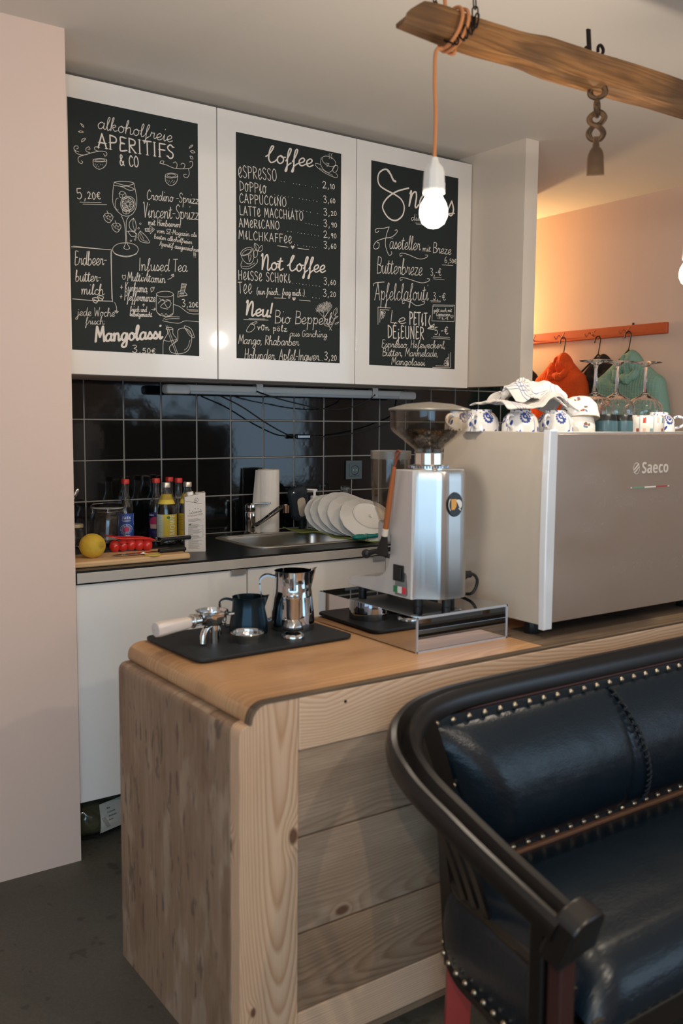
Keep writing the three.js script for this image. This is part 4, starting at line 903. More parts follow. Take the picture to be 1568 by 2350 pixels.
{
  const t = thing('drink_carton', 'pale grey drink carton with a screw cap in front of the bottles', 'carton', [0.247, WT, 0.405], -0.4);
  const side = canvasTex(384, 1024, (c, w, h) => {
    c.fillStyle = '#d9cec2'; c.fillRect(0, 0, w, h); c.strokeStyle = c.fillStyle = '#4a443e'; c.lineWidth = 6; c.beginPath(); c.moveTo(0, 60); c.lineTo(w * 0.85, 175); c.stroke(); c.beginPath(); c.arc(w * 0.55, 90, 38, 0, 7); c.stroke(); c.font = 'bold 46px sans-serif'; c.fillText('A', w * 0.5, 107);
    c.font = 'bold 44px serif'; c.textAlign = 'center'; c.fillText('OATDRINK', w * 0.52, 318); c.fillStyle = '#8a6f5a'; c.font = 'bold 38px sans-serif'; c.fillText('INTRODUCTION', w * 0.5, 365);
    c.fillStyle = '#6b6259'; for (let i = 0; i < 40; i++) c.fillRect(60, 410 + i * 14.5, (i % 7 === 6 ? 90 : 170 + 90 * rnd()), 5); c.fillStyle = '#d9cec2'; c.fillRect(40, 460, 300, 26); c.fillStyle = '#466b46'; c.fillRect(76, 496, 40, 36); c.lineWidth = 3; c.strokeRect(70, 560, 270, 200);
    for (let i = 0; i < 5; i++) { c.beginPath(); c.arc(90 + i * 52, 250 + 22 * Math.sin(i * 2), 8, 0, 7); c.fill(); }
  });
  const pap = std({ color: 0xd9cec2, roughness: 0.5 });
  const prof = shapeOf([[-0.035, 0], [0.035, 0], [0.035, 0.207], [-0.035, 0.191]]);
  part('body', xf(extrude(prof, 0.064, 0.0012), [0, 0, -0.032]), pap, t);
  part('print', sheet((u, v) => [-0.035 + 0.07 * u, 0.002 + v * (0.189 + 0.014 * u), 0.0338], 1, 1), std({ map: side, roughness: 0.5 }), t);
  part('cap', xf(lathe([[0.0125, 0], [0.0125, 0.011], [0.0115, 0.0125], [0.001, 0.013]], 24), [-0.014, 0.196, 0.0], [0, 0, 0.2]), M.plasticWhite, t);
  part('crease', box(0.03, 0.003, 0.05, 0.017, 0.205, 0, 0.001).rotateZ(0.0), pap, t);
}
{
  const t = thing('glass_jar', 'large empty preserving jar with a wire clip, a little salt inside', 'jar', [0.056, WT, 0.075]);
  part('glass', lathe([[0.001, 0.004], [0.058, 0], [0.063, 0.006], [0.064, 0.09], [0.06, 0.108], [0.054, 0.117], [0.054, 0.128], [0.0585, 0.13], [0.0585, 0.134], [0.051, 0.134], [0.051, 0.117], [0.0575, 0.107], [0.0615, 0.09], [0.0605, 0.008], [0.001, 0.007]], 56), M.glass, t);
  part('lid', lathe([[0.0585, 0.1365], [0.059, 0.142], [0.054, 0.149], [0.001, 0.151]], 48), M.glass, t);
  part('seal', new THREE.TorusGeometry(0.055, 0.002, 8, 48).rotateX(PI / 2).translate(0, 0.1352, 0), std({ color: 0xd7d2c4, roughness: 0.6 }), t);
  part('wire_clip', [tube([[-0.058, 0.122, 0], [-0.066, 0.13, 0.008], [-0.068, 0.146, 0.012], [-0.052, 0.152, 0.02], [-0.03, 0.1535, 0.03]], 0.0014), tube([[-0.0605, 0.121, 0.006], [-0.07, 0.105, 0.014], [-0.068, 0.118, 0.02], [-0.062, 0.136, 0.012]], 0.0014), tube([[0.0585, 0.122, 0], [0.067, 0.118, 0.006], [0.0655, 0.1, 0.012], [0.0625, 0.116, 0.006], [0.062, 0.14, 0.004]], 0.0014), new THREE.TorusGeometry(0.0555, 0.0012, 6, 48).rotateX(PI / 2).translate(0, 0.1225, 0)], M.chrome, t);
  part('salt', sheet((u, v) => { const a = u * 2 * PI, r = 0.0595 * v; return [r * Math.sin(a), 0.019 + 0.012 * (1 - v) + 0.004 * fbm(r * 60 * Math.cos(a), r * 60 * Math.sin(a), 5), r * Math.cos(a)]; }, 40, 12), std({ color: 0xd9c9bd, roughness: 0.9, side: THREE.DoubleSide }), t);
}
{
  const t = thing('spice_jar', 'small clip-top spice jar at the far left of the worktop', 'jar', [-0.075, WT, 0.09]);
  part('glass', lathe([[0.001, 0.003], [0.03, 0], [0.034, 0.004], [0.034, 0.05], [0.028, 0.064], [0.028, 0.07], [0.0255, 0.07], [0.0255, 0.064], [0.0315, 0.05], [0.0315, 0.006], [0.001, 0.005]], 36), M.glass, t);
  part('spice', cyl(0.031, 0.031, 0.022, 0, 0.0175, 0), std({ color: 0x3a332c, roughness: 1 }), t);
  part('lid', lathe([[0.0295, 0.0705], [0.03, 0.08], [0.028, 0.083], [0.001, 0.0835]], 32), std({ color: 0xb9a88a, roughness: 0.5, metalness: 0.3 }), t);
}
{
  const t = thing('utensil_jar', 'narrow glass with spoons standing behind the spice jar', 'glass', [-0.12, WT, 0.04]);
  part('glass', lathe([[0.001, 0.004], [0.03, 0], [0.034, 0.12], [0.032, 0.12], [0.0285, 0.006], [0.001, 0.006]], 32), M.glass, t);
  part('spoon', [capped([[-0.01, 0.008, 0], [0.06, 0.175, 0.01]], 0.0022), xf(new THREE.SphereGeometry(0.012, 16, 10), [0.067, 0.192, 0.011], [0, 0, -0.4], [0.7, 1.5, 0.3])], M.chrome, t);
  part('spoon', [capped([[0.01, 0.008, 0.006], [0.032, 0.16, 0.012]], 0.0022), xf(new THREE.SphereGeometry(0.012, 16, 10), [0.035, 0.18, 0.013], [0, 0, -0.15], [0.8, 1.5, 0.4])], std({ color: 0xd9cfc0, roughness: 0.5 }), t);
}
{
  const g = xf(new RoundedBoxGeometry(0.405, 0.02, 0.165, 4, 0.008), [0, 0.01, 0]);
  single('chopping_board', boxUV(g, 0, 0.1, 0.03), M.cutBoard, 'light beech chopping board at the left end of the worktop', 'board', [-0.058, WT, 0.502]);
}
{
  const t = thing('lemon', 'whole yellow lemon lying on the chopping board', 'lemon', [-0.166, WT + 0.02, 0.515], 0.5), N = [];
  const prof = [[0.0001, -0.052], [0.006, -0.05], [0.011, -0.044], [0.022, -0.037], [0.0335, -0.022], [0.0395, 0], [0.036, 0.02], [0.026, 0.034], [0.012, 0.041], [0.005, 0.044], [0.0001, 0.0445]];
  const c = new THREE.SplineCurve(prof.map((p) => new THREE.Vector2(...p))).getPoints(40).map((p) => new THREE.Vector2(Math.max(p.x, 1e-5), p.y));
  part('peel', xf(new THREE.LatheGeometry(c, 48), [0, 0.0385, 0], [-1.75, 0.0, -0.2]), std({ color: 0xe0b73c, roughness: 0.5, bumpMap: rep(T.leather, 3, 2), bumpScale: 0.0025 }), t);
  part('stem_end', xf(new THREE.SphereGeometry(0.004, 12, 8), [0.0088, 0.0305, -0.042], [0, 0, 0], [1, 1, 0.6]), std({ color: 0x8a7a38, roughness: 0.8 }), t);
}
{
  const t = thing('lemon_slice', 'thin cut lemon slice lying on the chopping board', 'lemon slice', [0.016, WT + 0.02, 0.566], 0.3);
  part('rind', lathe([[0.022, 0], [0.026, 0.0005], [0.0265, 0.004], [0.0235, 0.0055], [0.0225, 0.003]], 40), std({ color: 0xd6b548, roughness: 0.5 }), t);
  part('pulp', lathe([[0.001, 0.0005], [0.0222, 0.0005], [0.0222, 0.004], [0.001, 0.0035]], 40), phys({ color: 0xe6d69a, roughness: 0.25, transmission: 0.3, thickness: 0 }), t);
}
{
  const t = thing('silicone_mould', 'red silicone mould with round cups lying behind the lemon', 'mould', [-0.005, WT + 0.02, 0.437], -0.2), red = phys({ color: 0xc8261e, roughness: 0.3, clearcoat: 0.4, clearcoatRoughness: 0.2 });
  const rim = sheet((u, v) => { const a = u * 2 * PI, r = 0.82 + 0.18 * v; return [0.084 * r * Math.sign(Math.cos(a)) * Math.abs(Math.cos(a)) ** 0.75, 0.041 - 0.012 * Math.cos(a) * Math.abs(Math.cos(a)) + 0.004 * v, -0.03 * r * Math.sin(a)]; }, 64, 3, 0.003);
  part('rim', rim, red, t);
  for (let i = 0; i < 5; i++) part('cup', xf(new THREE.SphereGeometry(0.0195, 24, 20), [-0.054 + i * 0.027, 0.0225 - 0.002 * Math.abs(i - 2), 0], [0, 0, 0], [0.92, 1.05, 1.15]), red, t);
}
for (const [p, a, label, L] of [[[0.052, WT + 0.021, 0.528], 0.045, 'front kitchen knife with a ribbed black handle on the chopping board', 0.1], [[0.1, WT + 0.0445, 0.43], 0.07, 'kitchen knife with a steel-backed handle resting across the red mould', 0.12]]) {
  const t = thing('kitchen_knife', label, 'knife', p, a), s = shapeOf([[-0.17, 0.0], [-0.15, -0.012], [-0.05, -0.016], [0, -0.014], [0, 0.006], [-0.06, 0.006]]);
  part('blade', xf(extrude(s, 0.0016), [0, 0.004, 0], [-PI / 2 + 0.1, 0, 0]), M.chrome, t);
  part('handle', xf(box(L, 0.0125, 0.02, L / 2, 0.007, 0.004, 0.005), [0, 0, 0]), M.black, t);
  if (L > 0.11) part('spine', box(L, 0.002, 0.012, L / 2, 0.0145, 0.004, 0.0008), M.steel, t);
}
// plates drying on a mat
const mat_ = single('drying_mat', sheet((u, v) => { const x = 0.845 + 0.36 * u + 0.012 * fbm(v * 6, 2, 9) + 0.05 * (1 - u) * (0.6 - v) * 0.9, z = 0.045 + 0.53 * v + 0.01 * fbm(u * 7, 5, 4); return [x, WT + 0.004 + 0.012 * Math.max(0, fbm(u * 5, v * 6, 8, 3) - 0.35) + 0.01 * Math.exp(-u * 22) * (0.5 + 0.5 * Math.sin(v * 14)), 0.62 - z]; }, 36, 48, 0.005),
  std({ color: 0x8f9450, roughness: 0.95, bumpMap: rep(T.leather, 4, 6), bumpScale: 0.003, side: THREE.DoubleSide }), 'olive green cloth drying mat under the plates beside the sink', 'mat');
{
  const prof = [[0.001, 0.016], [0.055, 0.016], [0.0575, 0.019], [0.06, 0.0195], [0.0615, 0.015], [0.07, 0.011], [0.1, 0.0015], [0.1015, -0.0005], [0.1, -0.0012], [0.069, 0.006], [0.058, 0.012], [0.001, 0.0125]];
  const pl = (k) => { const g = lathe(prof, 72), p = g.attributes.position; for (let i = 0; i < p.count; i++) { const r = Math.hypot(p.getX(i), p.getZ(i)), a = Math.atan2(p.getZ(i), p.getX(i)); if (r > 0.06) { const q = 1 + 0.018 * ((r - 0.06) / 0.04) * Math.abs(Math.sin(a * 6)); p.setX(i, p.getX(i) * q); p.setZ(i, p.getZ(i) * q); } } g.computeVertexNormals(); return toCreasedNormals(g, 0.6); };
  const g = pl(), stamp = canvasTex(64, 64, (c) => { c.fillStyle = '#eae5dc'; c.fillRect(0, 0, 64, 64); c.fillStyle = '#777'; for (let i = 0; i < 5; i++) c.fillRect(14 + rnd() * 8, 10 + i * 10, 20 + rnd() * 18, 4); });
  const lab = ['front plate of the leaning row, its underside turned to the room', 'second plate from the front in the leaning row', 'middle plate of the leaning row, standing a little higher', 'fourth plate from the front in the leaning row', 'hindmost plate of the leaning row, nearest the soap dispenser'];
  [[0.968, 0.989, 0.47, 0.9, -0.17], [0.968, 0.993, 0.385, 0.86, -0.2], [0.964, 1.0, 0.322, 0.82, -0.22], [0.962, 0.992, 0.272, 0.86, -0.26], [0.962, 0.988, 0.232, 0.88, -0.3]].forEach(([x, y, z, tilt, yaw], i) => {
    const t = thing('plate', lab[i], 'plate', [x, y, z], 0, 'white plates leaning in a row to dry'), h = new THREE.Group();
    const m = part('dish', g, M.porcelain, t); m.rotation.set(PI / 2 - tilt, yaw * 0, 0); m.rotation.order = 'YXZ'; m.rotation.y = yaw; m.scale.setScalar(1.16);
    if (!i) { const s = part('maker_mark', new THREE.CircleGeometry(0.011, 24).rotateX(-PI / 2).translate(0, 0.0164, 0), std({ map: stamp, roughness: 0.4 }), t); s.rotation.copy(m.rotation); s.scale.copy(m.scale); }
  });
  const t = thing('dish_rack', 'low wire dish rack holding the leaning plates', 'rack', [0.97, WT + 0.013, 0.36]);
  part('wire', [-0.07, 0.07].map((x) => capped([[x, 0.004, -0.22], [x, 0.004, 0.2]], 0.002)), M.chrome, t);
  for (let i = 0; i < 6; i++) part('loop', tube([[-0.07, 0.004, -0.16 + i * 0.055], [-0.07, 0.05, -0.185 + i * 0.055], [0.07, 0.05, -0.185 + i * 0.055], [0.07, 0.004, -0.16 + i * 0.055]], 0.0018, 30), M.chrome, t);
}
{
  const t = thing('scissors', 'kitchen scissors with two teal handles at the front of the drying mat', 'scissors', [0.878, WT + 0.02, 0.552], 0.25), teal = std({ color: 0x0f7f78, roughness: 0.35 });
  for (const [x, z] of [[-0.016, 0], [0.052, 0.004]]) part('handle', xf(new THREE.TorusGeometry(0.017, 0.0078, 12, 32), [x, 0.004, z], [PI / 2, 0, 0], [1.55, 1.0, 1.0]), teal, t);
  part('blade', [box(0.11, 0.003, 0.012, 0.13, 0.004, -0.006, 0.001), box(0.11, 0.003, 0.012, 0.13, 0.0075, 0.004, 0.001)], M.steel, t);
}
{
  const t = thing('detergent_bottle', 'dark detergent bottle with a pale label, standing tilted on its cap', 'bottle', [0.905, WT, 0.085], 0.2);
  const s = (k) => roundRect(-0.034 * k, 0, 0.034 * k, 0.13, 0.024 * k), lean = [0, 0, 0.22];
  part('body', xf(extrude(roundRect(-0.033, 0, 0.033, 0.125, 0.022), 0.016, 0.012, 4), [-0.006, 0.055, -0.008], lean), phys({ color: 0x39424a, roughness: 0.12, transmission: 0.45, thickness: 0.03, ior: 1.4 }), t);
  part('label', xf(extrude(roundRect(-0.026, 0, 0.02, 0.08, 0.018), 0.0008), [-0.008, 0.062, 0.0206], lean), std({ color: 0xbfae9c, roughness: 0.6 }), t);
  part('cap', xf(cyl(0.012, 0.018, 0.052, 0.0, 0.026, 0), [0, 0.0, 0], [0, 0, 0.0]), M.black, t);
}
{
  const t = thing('soap_dispenser', 'white pump soap dispenser behind the leaning plates', 'dispenser', [0.957, WT, 0.1], -0.1);
  part('bottle', lathe([[0.001, 0], [0.03, 0], [0.0325, 0.003], [0.0325, 0.114], [0.03, 0.119], [0.001, 0.12]], 36), std({ map: rep(canvasTex(128, 128, (c) => { c.fillStyle = '#e6e2da'; c.fillRect(0, 0, 128, 128); c.fillStyle = '#8d8a86'; for (let i = 0; i < 60; i++) c.fillRect(rnd() * 128, 60 + rnd() * 60, 2, 2); }), 1, 1), roughness: 0.4 }), t);
  part('collar', lathe([[0.016, 0.12], [0.0165, 0.142], [0.014, 0.145], [0.006, 0.146], [0.006, 0.165], [0.001, 0.165]], 28), M.plasticWhite, t);
  part('pump', [xf(box(0.05, 0.008, 0.014, 0, 0, 0, 0.004), [-0.012, 0.17, 0], [0, 0, -0.08]), cyl(0.008, 0.008, 0.012, 0, 0.166, 0, 20)], M.plasticWhite, t);
}
{
  const prof = [[0.0215, 0], [0.0225, 0.001], [0.0225, 0.162], [0.021, 0.166], [0.001, 0.167], [0.001, 0.155], [0.0195, 0.154], [0.0205, 0.15], [0.0205, 0.001]];
  const g = thing('drinking_glass', 'tall straight glass upside down on the mat behind the plates', 'glass', [1.13, WT + 0.015, 0.085]); part('tumbler', lathe(prof, 36), M.glass, g);
  const k = thing('drinking_glass', 'short cut glass upside down beside the tall straight glass', 'glass', [1.22, WT + 0.002, 0.12]); part('tumbler', lathe(prof.map(([r, y]) => [r * 1.45, y * 0.72]), 12, 0.2), M.glass, k);
}
// packed bag under the corner cabinet
{
  const t = thing('plastic_bag', 'crumpled clear plastic bag with a printed leaflet under the corner cabinet', 'bag', [-0.165, 0, 0.47]);
  const print = canvasTex(256, 256, (c) => { c.fillStyle = '#cfc9ba'; c.fillRect(0, 0, 256, 256); c.fillStyle = '#24231f'; c.font = 'bold 22px sans-serif'; ['Bio', '• Linsen', '• Bohnen', '• Reis'].forEach((s, i) => c.fillText(s, 70, 60 + i * 34)); for (let i = 0; i < 12; i++) c.fillRect(10 + i * 5, 120 + i * 9, 40, 3); });
  const d = (x, y, z) => smin(ellipsoid(x, y, z, [-0.02, 0.07, 0], [0.1, 0.066, 0.075]), ellipsoid(x, y, z, [0.075, 0.068, -0.02], [0.07, 0.065, 0.07]), 0.03) + 0.014 * (fbm(x * 34 + y * 21, z * 34 - y * 17, 3, 3) - 0.5);
  part('film', blob(d, [-0.15, 0.0005, -0.11], [0.17, 0.16, 0.1], 40), phys({ color: 0x54503a, roughness: 0.16, clearcoat: 1, clearcoatRoughness: 0.1 }), t);
  part('leaflet', sheet((u, v) => [-0.005 + 0.095 * u, 0.03 + 0.095 * v, 0.078 - 0.03 * u + 0.008 * Math.sin(v * 4)], 10, 10, 0.0005), std({ map: print, roughness: 0.5, side: THREE.DoubleSide }), t);
}
// ───────────────────────── bar counter ─────────────────────────
const BT = 0.817;      // bar top
{
  const t = thing('bar_counter', 'low bar counter of reclaimed pine planks with a rounded wooden top', 'counter', [0, 0, 0]);
  const X1 = 2.6, Z0 = 1.2, Z1 = 1.815;
  const prof = [[-0.352, 0.757], [-0.352, 0.775], [-0.347, 0.787]];      // end lip under the top
  // top: boards along x, the left edge rounded over
  const s = new THREE.Shape(); s.moveTo(X1, 0.772); s.lineTo(-0.326, 0.772); s.quadraticCurveTo(-0.332, 0.776, -0.331, 0.788); s.quadraticCurveTo(-0.328, BT, -0.29, BT); s.lineTo(X1, BT); s.closePath();
  part('top', boxUV(xf(extrude(s, Z1 - 0.018 - Z0), [0, 0, Z0]), 0, 0.3), M.top, t);
  part('worn_strip', boxUV(slab(0.52, X1, 0.8165, BT + 0.0012, 1.62, Z1 - 0.012), 0), M.worn, t, 'grey worn strip of the top under the espresso machine');
  // end panel towards the room, with its rounded upper edge
  const e = new THREE.Shape(); e.moveTo(-0.315, 0); e.lineTo(-0.356, 0); e.lineTo(-0.356, 0.75); e.quadraticCurveTo(-0.355, 0.77, -0.336, 0.7715); e.lineTo(-0.315, 0.7715); e.closePath();
  const ep = boxUV(xf(extrude(e, 0.575), [0, 0, Z0]), 1); part('end_panel', ep, M.panel, t, 'end panel with worn mottled surface');
  const uv = ep.attributes.uv; for (let i = 0; i < uv.count; i++) uv.setXY(i, uv.getY(i), uv.getX(i));
  // corner post, face to the room; its upper corner is cut round like the top
  const c = new THREE.Shape(); c.moveTo(-0.352, 0); c.lineTo(-0.217, 0); c.lineTo(-0.217, 0.81); c.lineTo(-0.292, 0.81); c.quadraticCurveTo(-0.324, 0.805, -0.328, 0.774); c.quadraticCurveTo(-0.352, 0.772, -0.352, 0.75); c.closePath();
  part('corner_post', boxUV(xf(extrude(c, 0.036, 0.0015), [0, 0, Z1 - 0.038]), 1, 0.08, 0.353), M.pinePost, t);
  part('top_rail', boxUV(slab(-0.215, X1, 0.7, 0.8115, Z1 - 0.036, Z1 + 0.002, 0.003), 0, 0.15, 0.56), M.pine, t);
  part('edge_strip', boxUV(xf((() => { const q = new THREE.Shape(); q.moveTo(X1, 0.812); q.lineTo(-0.292, 0.812); q.quadraticCurveTo(-0.322, 0.808, -0.3265, 0.774); q.lineTo(-0.332, 0.774); q.quadraticCurveTo(-0.331, 0.815, -0.29, BT); q.lineTo(X1, BT); q.closePath(); return extrude(q, 0.02); })(), [0, 0, Z1 - 0.0185]), 0, 0, 0.2), M.worn, t, 'dark worn front edge of the top');
  const rows = [[0.513, 0.6975, M.greyA, 0.0, 0.1], [0.302, 0.5095, M.greyA, 0.5, 0.28], [0.128, 0.2985, M.greyB, 0.2, 0.02], [0.03, 0.1245, M.pine, 0.9, 0.3]];
  for (const [y0, y1, m, ou, ov] of rows) part('plank', boxUV(slab(-0.216, X1, y0, y1, Z1 - 0.034, Z1 - 0.004, 0.0025), 0, ou, ov), m, t);
  part('plinth', slab(-0.216, X1, 0, 0.028, Z1 - 0.05, Z1 - 0.02), M.greyB, t);
  part('frame', slab(-0.314, X1, 0.0, 0.771, Z1 - 0.075, Z1 - 0.0405), M.greyB, t);
  part('inner_shelf', slab(-0.314, X1, 0.35, 0.37, Z0 + 0.03, Z1 - 0.08), M.greyB, t);
  const nail = cyl(0.0035, 0.0035, 0.003, 0, 0, 0, 12).rotateX(PI / 2);
  for (const [x, y] of [[-0.1, 0.785], [0.41, 0.772]]) { const m = part('nail_hole', nail, M.black, t); m.position.set(x, y, Z1 + 0.0015); }
}
// ───────────────────────── things on the bar ─────────────────────────
single('bar_mat', xf(extrude(roundRect(-0.222, -0.145, 0.222, 0.145, 0.022), 0.004, 0.002), [0, 0.006, 0], [-PI / 2, 0, 0]), M.rubber, 'black rubber tamping mat at the left end of the bar', 'mat', [-0.06, BT, 1.34]);
scene.children[scene.children.length - 1].rotation.y = 0.03;
const MT = BT + 0.0082;
{
  const t = thing('portafilter', 'chrome espresso portafilter with a pale handle lying on the black mat', 'portafilter', [-0.178, MT, 1.36], 0.14);
  part('basket', [lathe([[0.001, 0.052], [0.03, 0.052], [0.035, 0.058], [0.037, 0.078], [0.0405, 0.08], [0.0405, 0.085], [0.036, 0.0855], [0.034, 0.082], [0.032, 0.062], [0.001, 0.06]], 48), ...[0.4, 0.4 + PI].map((a) => box(0.018, 0.006, 0.02, 0.044 * Math.cos(a), 0.074, 0.044 * Math.sin(a), 0.002))], M.chrome, t);
  part('neck', [xf(cyl(0.012, 0.0135, 0.03, 0, 0, 0, 24), [-0.052, 0.066, 0.002], [0, 0, PI / 2]), xf(new THREE.TorusGeometry(0.013, 0.004, 10, 28), [-0.058, 0.066, 0.002], [0, PI / 2, 0])], M.chrome, t);
  part('handle', xf(lathe([[0.001, 0], [0.012, 0.001], [0.0155, 0.012], [0.0165, 0.05], [0.0185, 0.088], [0.017, 0.097], [0.001, 0.1]], 32), [-0.064, 0.065, 0.002], [0.1, 0, PI / 2 + 0.05]), std({ color: 0xd4c6bb, roughness: 0.45 }), t, 'pale plastic handle');
  part('spout', [cyl(0.0125, 0.0135, 0.05, 0.006, 0.028, 0, 28), tube([[0, 0.048, 0], [-0.018, 0.043, 0.004], [-0.029, 0.028, 0.006], [-0.032, 0.008, 0.007]], 0.0085, 24, false, 14), tube([[0, 0.048, 0], [0.018, 0.04, -0.004], [0.024, 0.02, -0.005]], 0.0075, 24, false, 14)], M.chrome, t);
  part('foot', cyl(0.0135, 0.0135, 0.004, 0.006, 0.002, 0, 28), M.black, t);
}
{
  const t = thing('dosing_ring', 'small steel dosing ring on the front of the black mat', 'ring', [-0.097, MT, 1.392]);
  part('ring', lathe([[0.033, 0.0], [0.0365, 0.0005], [0.0375, 0.003], [0.0375, 0.014], [0.0405, 0.018], [0.0415, 0.026], [0.0395, 0.028], [0.037, 0.026], [0.036, 0.019], [0.033, 0.015], [0.033, 0]], 56), M.alu, t);
}
{
  const t = thing('tamper', 'polished steel coffee tamper standing in front of the large milk jug', 'tamper', [0.016, MT, 1.425]);
  part('base', lathe([[0.001, 0], [0.028, 0], [0.029, 0.002], [0.029, 0.012], [0.026, 0.016], [0.014, 0.02], [0.012, 0.024]], 48), M.chrome, t);
  part('collar', lathe([[0.012, 0.022], [0.026, 0.026], [0.027, 0.03], [0.02, 0.038], [0.016, 0.046]], 48), M.black, t);
  part('handle', lathe([[0.016, 0.03], [0.0245, 0.034], [0.022, 0.044], [0.0155, 0.052], [0.0165, 0.058], [0.0175, 0.1], [0.019, 0.102], [0.019, 0.106], [0.0165, 0.108], [0.0165, 0.116], [0.013, 0.121], [0.001, 0.122]], 48), M.alu, t);
}
function jug(name, label, p, ry, r0, r1, h, mat, inside) {
  const t = thing(name, label, 'jug', p, ry), prof = [[0.001, 0.001], [r0 * 0.94, 0], [r0, 0.006], [r0, h * 0.14], [r0 * 0.97, h * 0.35], [r1 * 1.02, h * 0.72], [r1, h * 0.98], [r1 * 1.02, h], [r1 * 0.985, h], [r1 * 0.965, h * 0.72], [r0 * 0.93, h * 0.35], [r0 * 0.93, 0.006], [0.001, 0.004]];
  const g = lathe(prof, 64, 0.8), q = g.attributes.position;
  for (let i = 0; i < q.count; i++) { const y = q.getY(i), a = Math.atan2(q.getX(i), q.getZ(i)), w = Math.max(0, (y / h - 0.72) / 0.28), d = Math.abs(Math.atan2(Math.sin(a - PI / 2), Math.cos(a - PI / 2))); if (w > 0 && d < 0.5) { const k = w * w * Math.cos(d / 0.5 * PI / 2) ** 2; q.setX(i, q.getX(i) * (1 + 0.3 * k)); q.setY(i, y + 0.05 * h * k); } }
  g.computeVertexNormals(); part('body', toCreasedNormals(g, 0.8), mat, t);
  const hw = h * 0.085; part('handle', sweep([[-hw, -0.0018], [-hw, 0.0018], [hw, 0.0018], [hw, -0.0018]], [[-r1 * 0.97, h * 0.9, 0], [-r1 * 1.45, h * 0.93, 0], [-r1 * 1.78, h * 0.86, 0], [-r1 * 1.72, h * 0.6, 0], [-r1 * 1.5, h * 0.3, 0], [-r0 * 1.12, h * 0.17, 0], [-r0 * 0.97, h * 0.2, 0]], 44, 0.5), mat === M.mirror ? M.pewter : mat, t);
  return t;
}
const dark = std({ metalness: 0.8, roughness: 0.32, map: canvasTex(512, 256, (c, w, h) => { c.fillStyle = '#26343c'; c.fillRect(0, 0, w, h); c.strokeStyle = '#8d979b'; c.lineCap = 'round'; for (const o of [0, 256]) for (let i = 0; i < 26; i++) { c.globalAlpha = 0.35; c.lineWidth = 3 + 7 * rnd(); const k = rr(-9, 9), q = rnd(); c.beginPath(); c.moveTo(o + 40 + 90 * q + k, 50 + 110 * q + k); c.lineTo(o + 55 + 90 * q + k, 66 + 110 * q + k); c.stroke(); } c.globalAlpha = 1; }) });
jug('milk_jug', 'small dark blue-black steel milk jug on the tamping mat', [-0.044, MT, 1.305], -0.62, 0.05, 0.0415, 0.097, dark);
jug('milk_jug', 'large mirror-polished steel milk jug behind the tamper', [0.075, MT, 1.33], -0.5, 0.0575, 0.048, 0.158, M.mirror);
// mirror-polished box under the grinder
{
  const t = thing('grinder_base', 'mirror-polished steel drawer box under the coffee grinder', 'box', [0.354, BT, 1.475]);
  part('shell', [slab(-0.152, 0.152, 0.084, 0.088, -0.212, 0.212), slab(-0.152, -0.1495, 0.003, 0.084, -0.212, 0.212), slab(0.1495, 0.152, 0.003, 0.084, -0.212, 0.212), slab(-0.1495, 0.1495, 0.003, 0.084, 0.208, 0.2095), slab(-0.1495, 0.1495, 0.003, 0.006, -0.212, 0.2095)], M.mirror, t);
  part('front_plate', slab(-0.149, 0.149, 0.006, 0.083, 0.2095, 0.212), M.mirror, t);
  part('edge', [slab(-0.152, 0.152, 0.0, 0.005, 0.209, 0.2135), slab(-0.152, 0.152, 0.0835, 0.0885, 0.209, 0.2135), slab(-0.1525, -0.1485, 0.0, 0.0885, 0.209, 0.2135), slab(0.1485, 0.1525, 0.0, 0.0885, 0.209, 0.2135)], std({ color: 0xc4c6ca, metalness: 0.6, roughness: 0.4 }), t);
  part('drawer', slab(-0.14, 0.14, 0.012, 0.078, -0.2135, -0.208), M.steel, t);
}
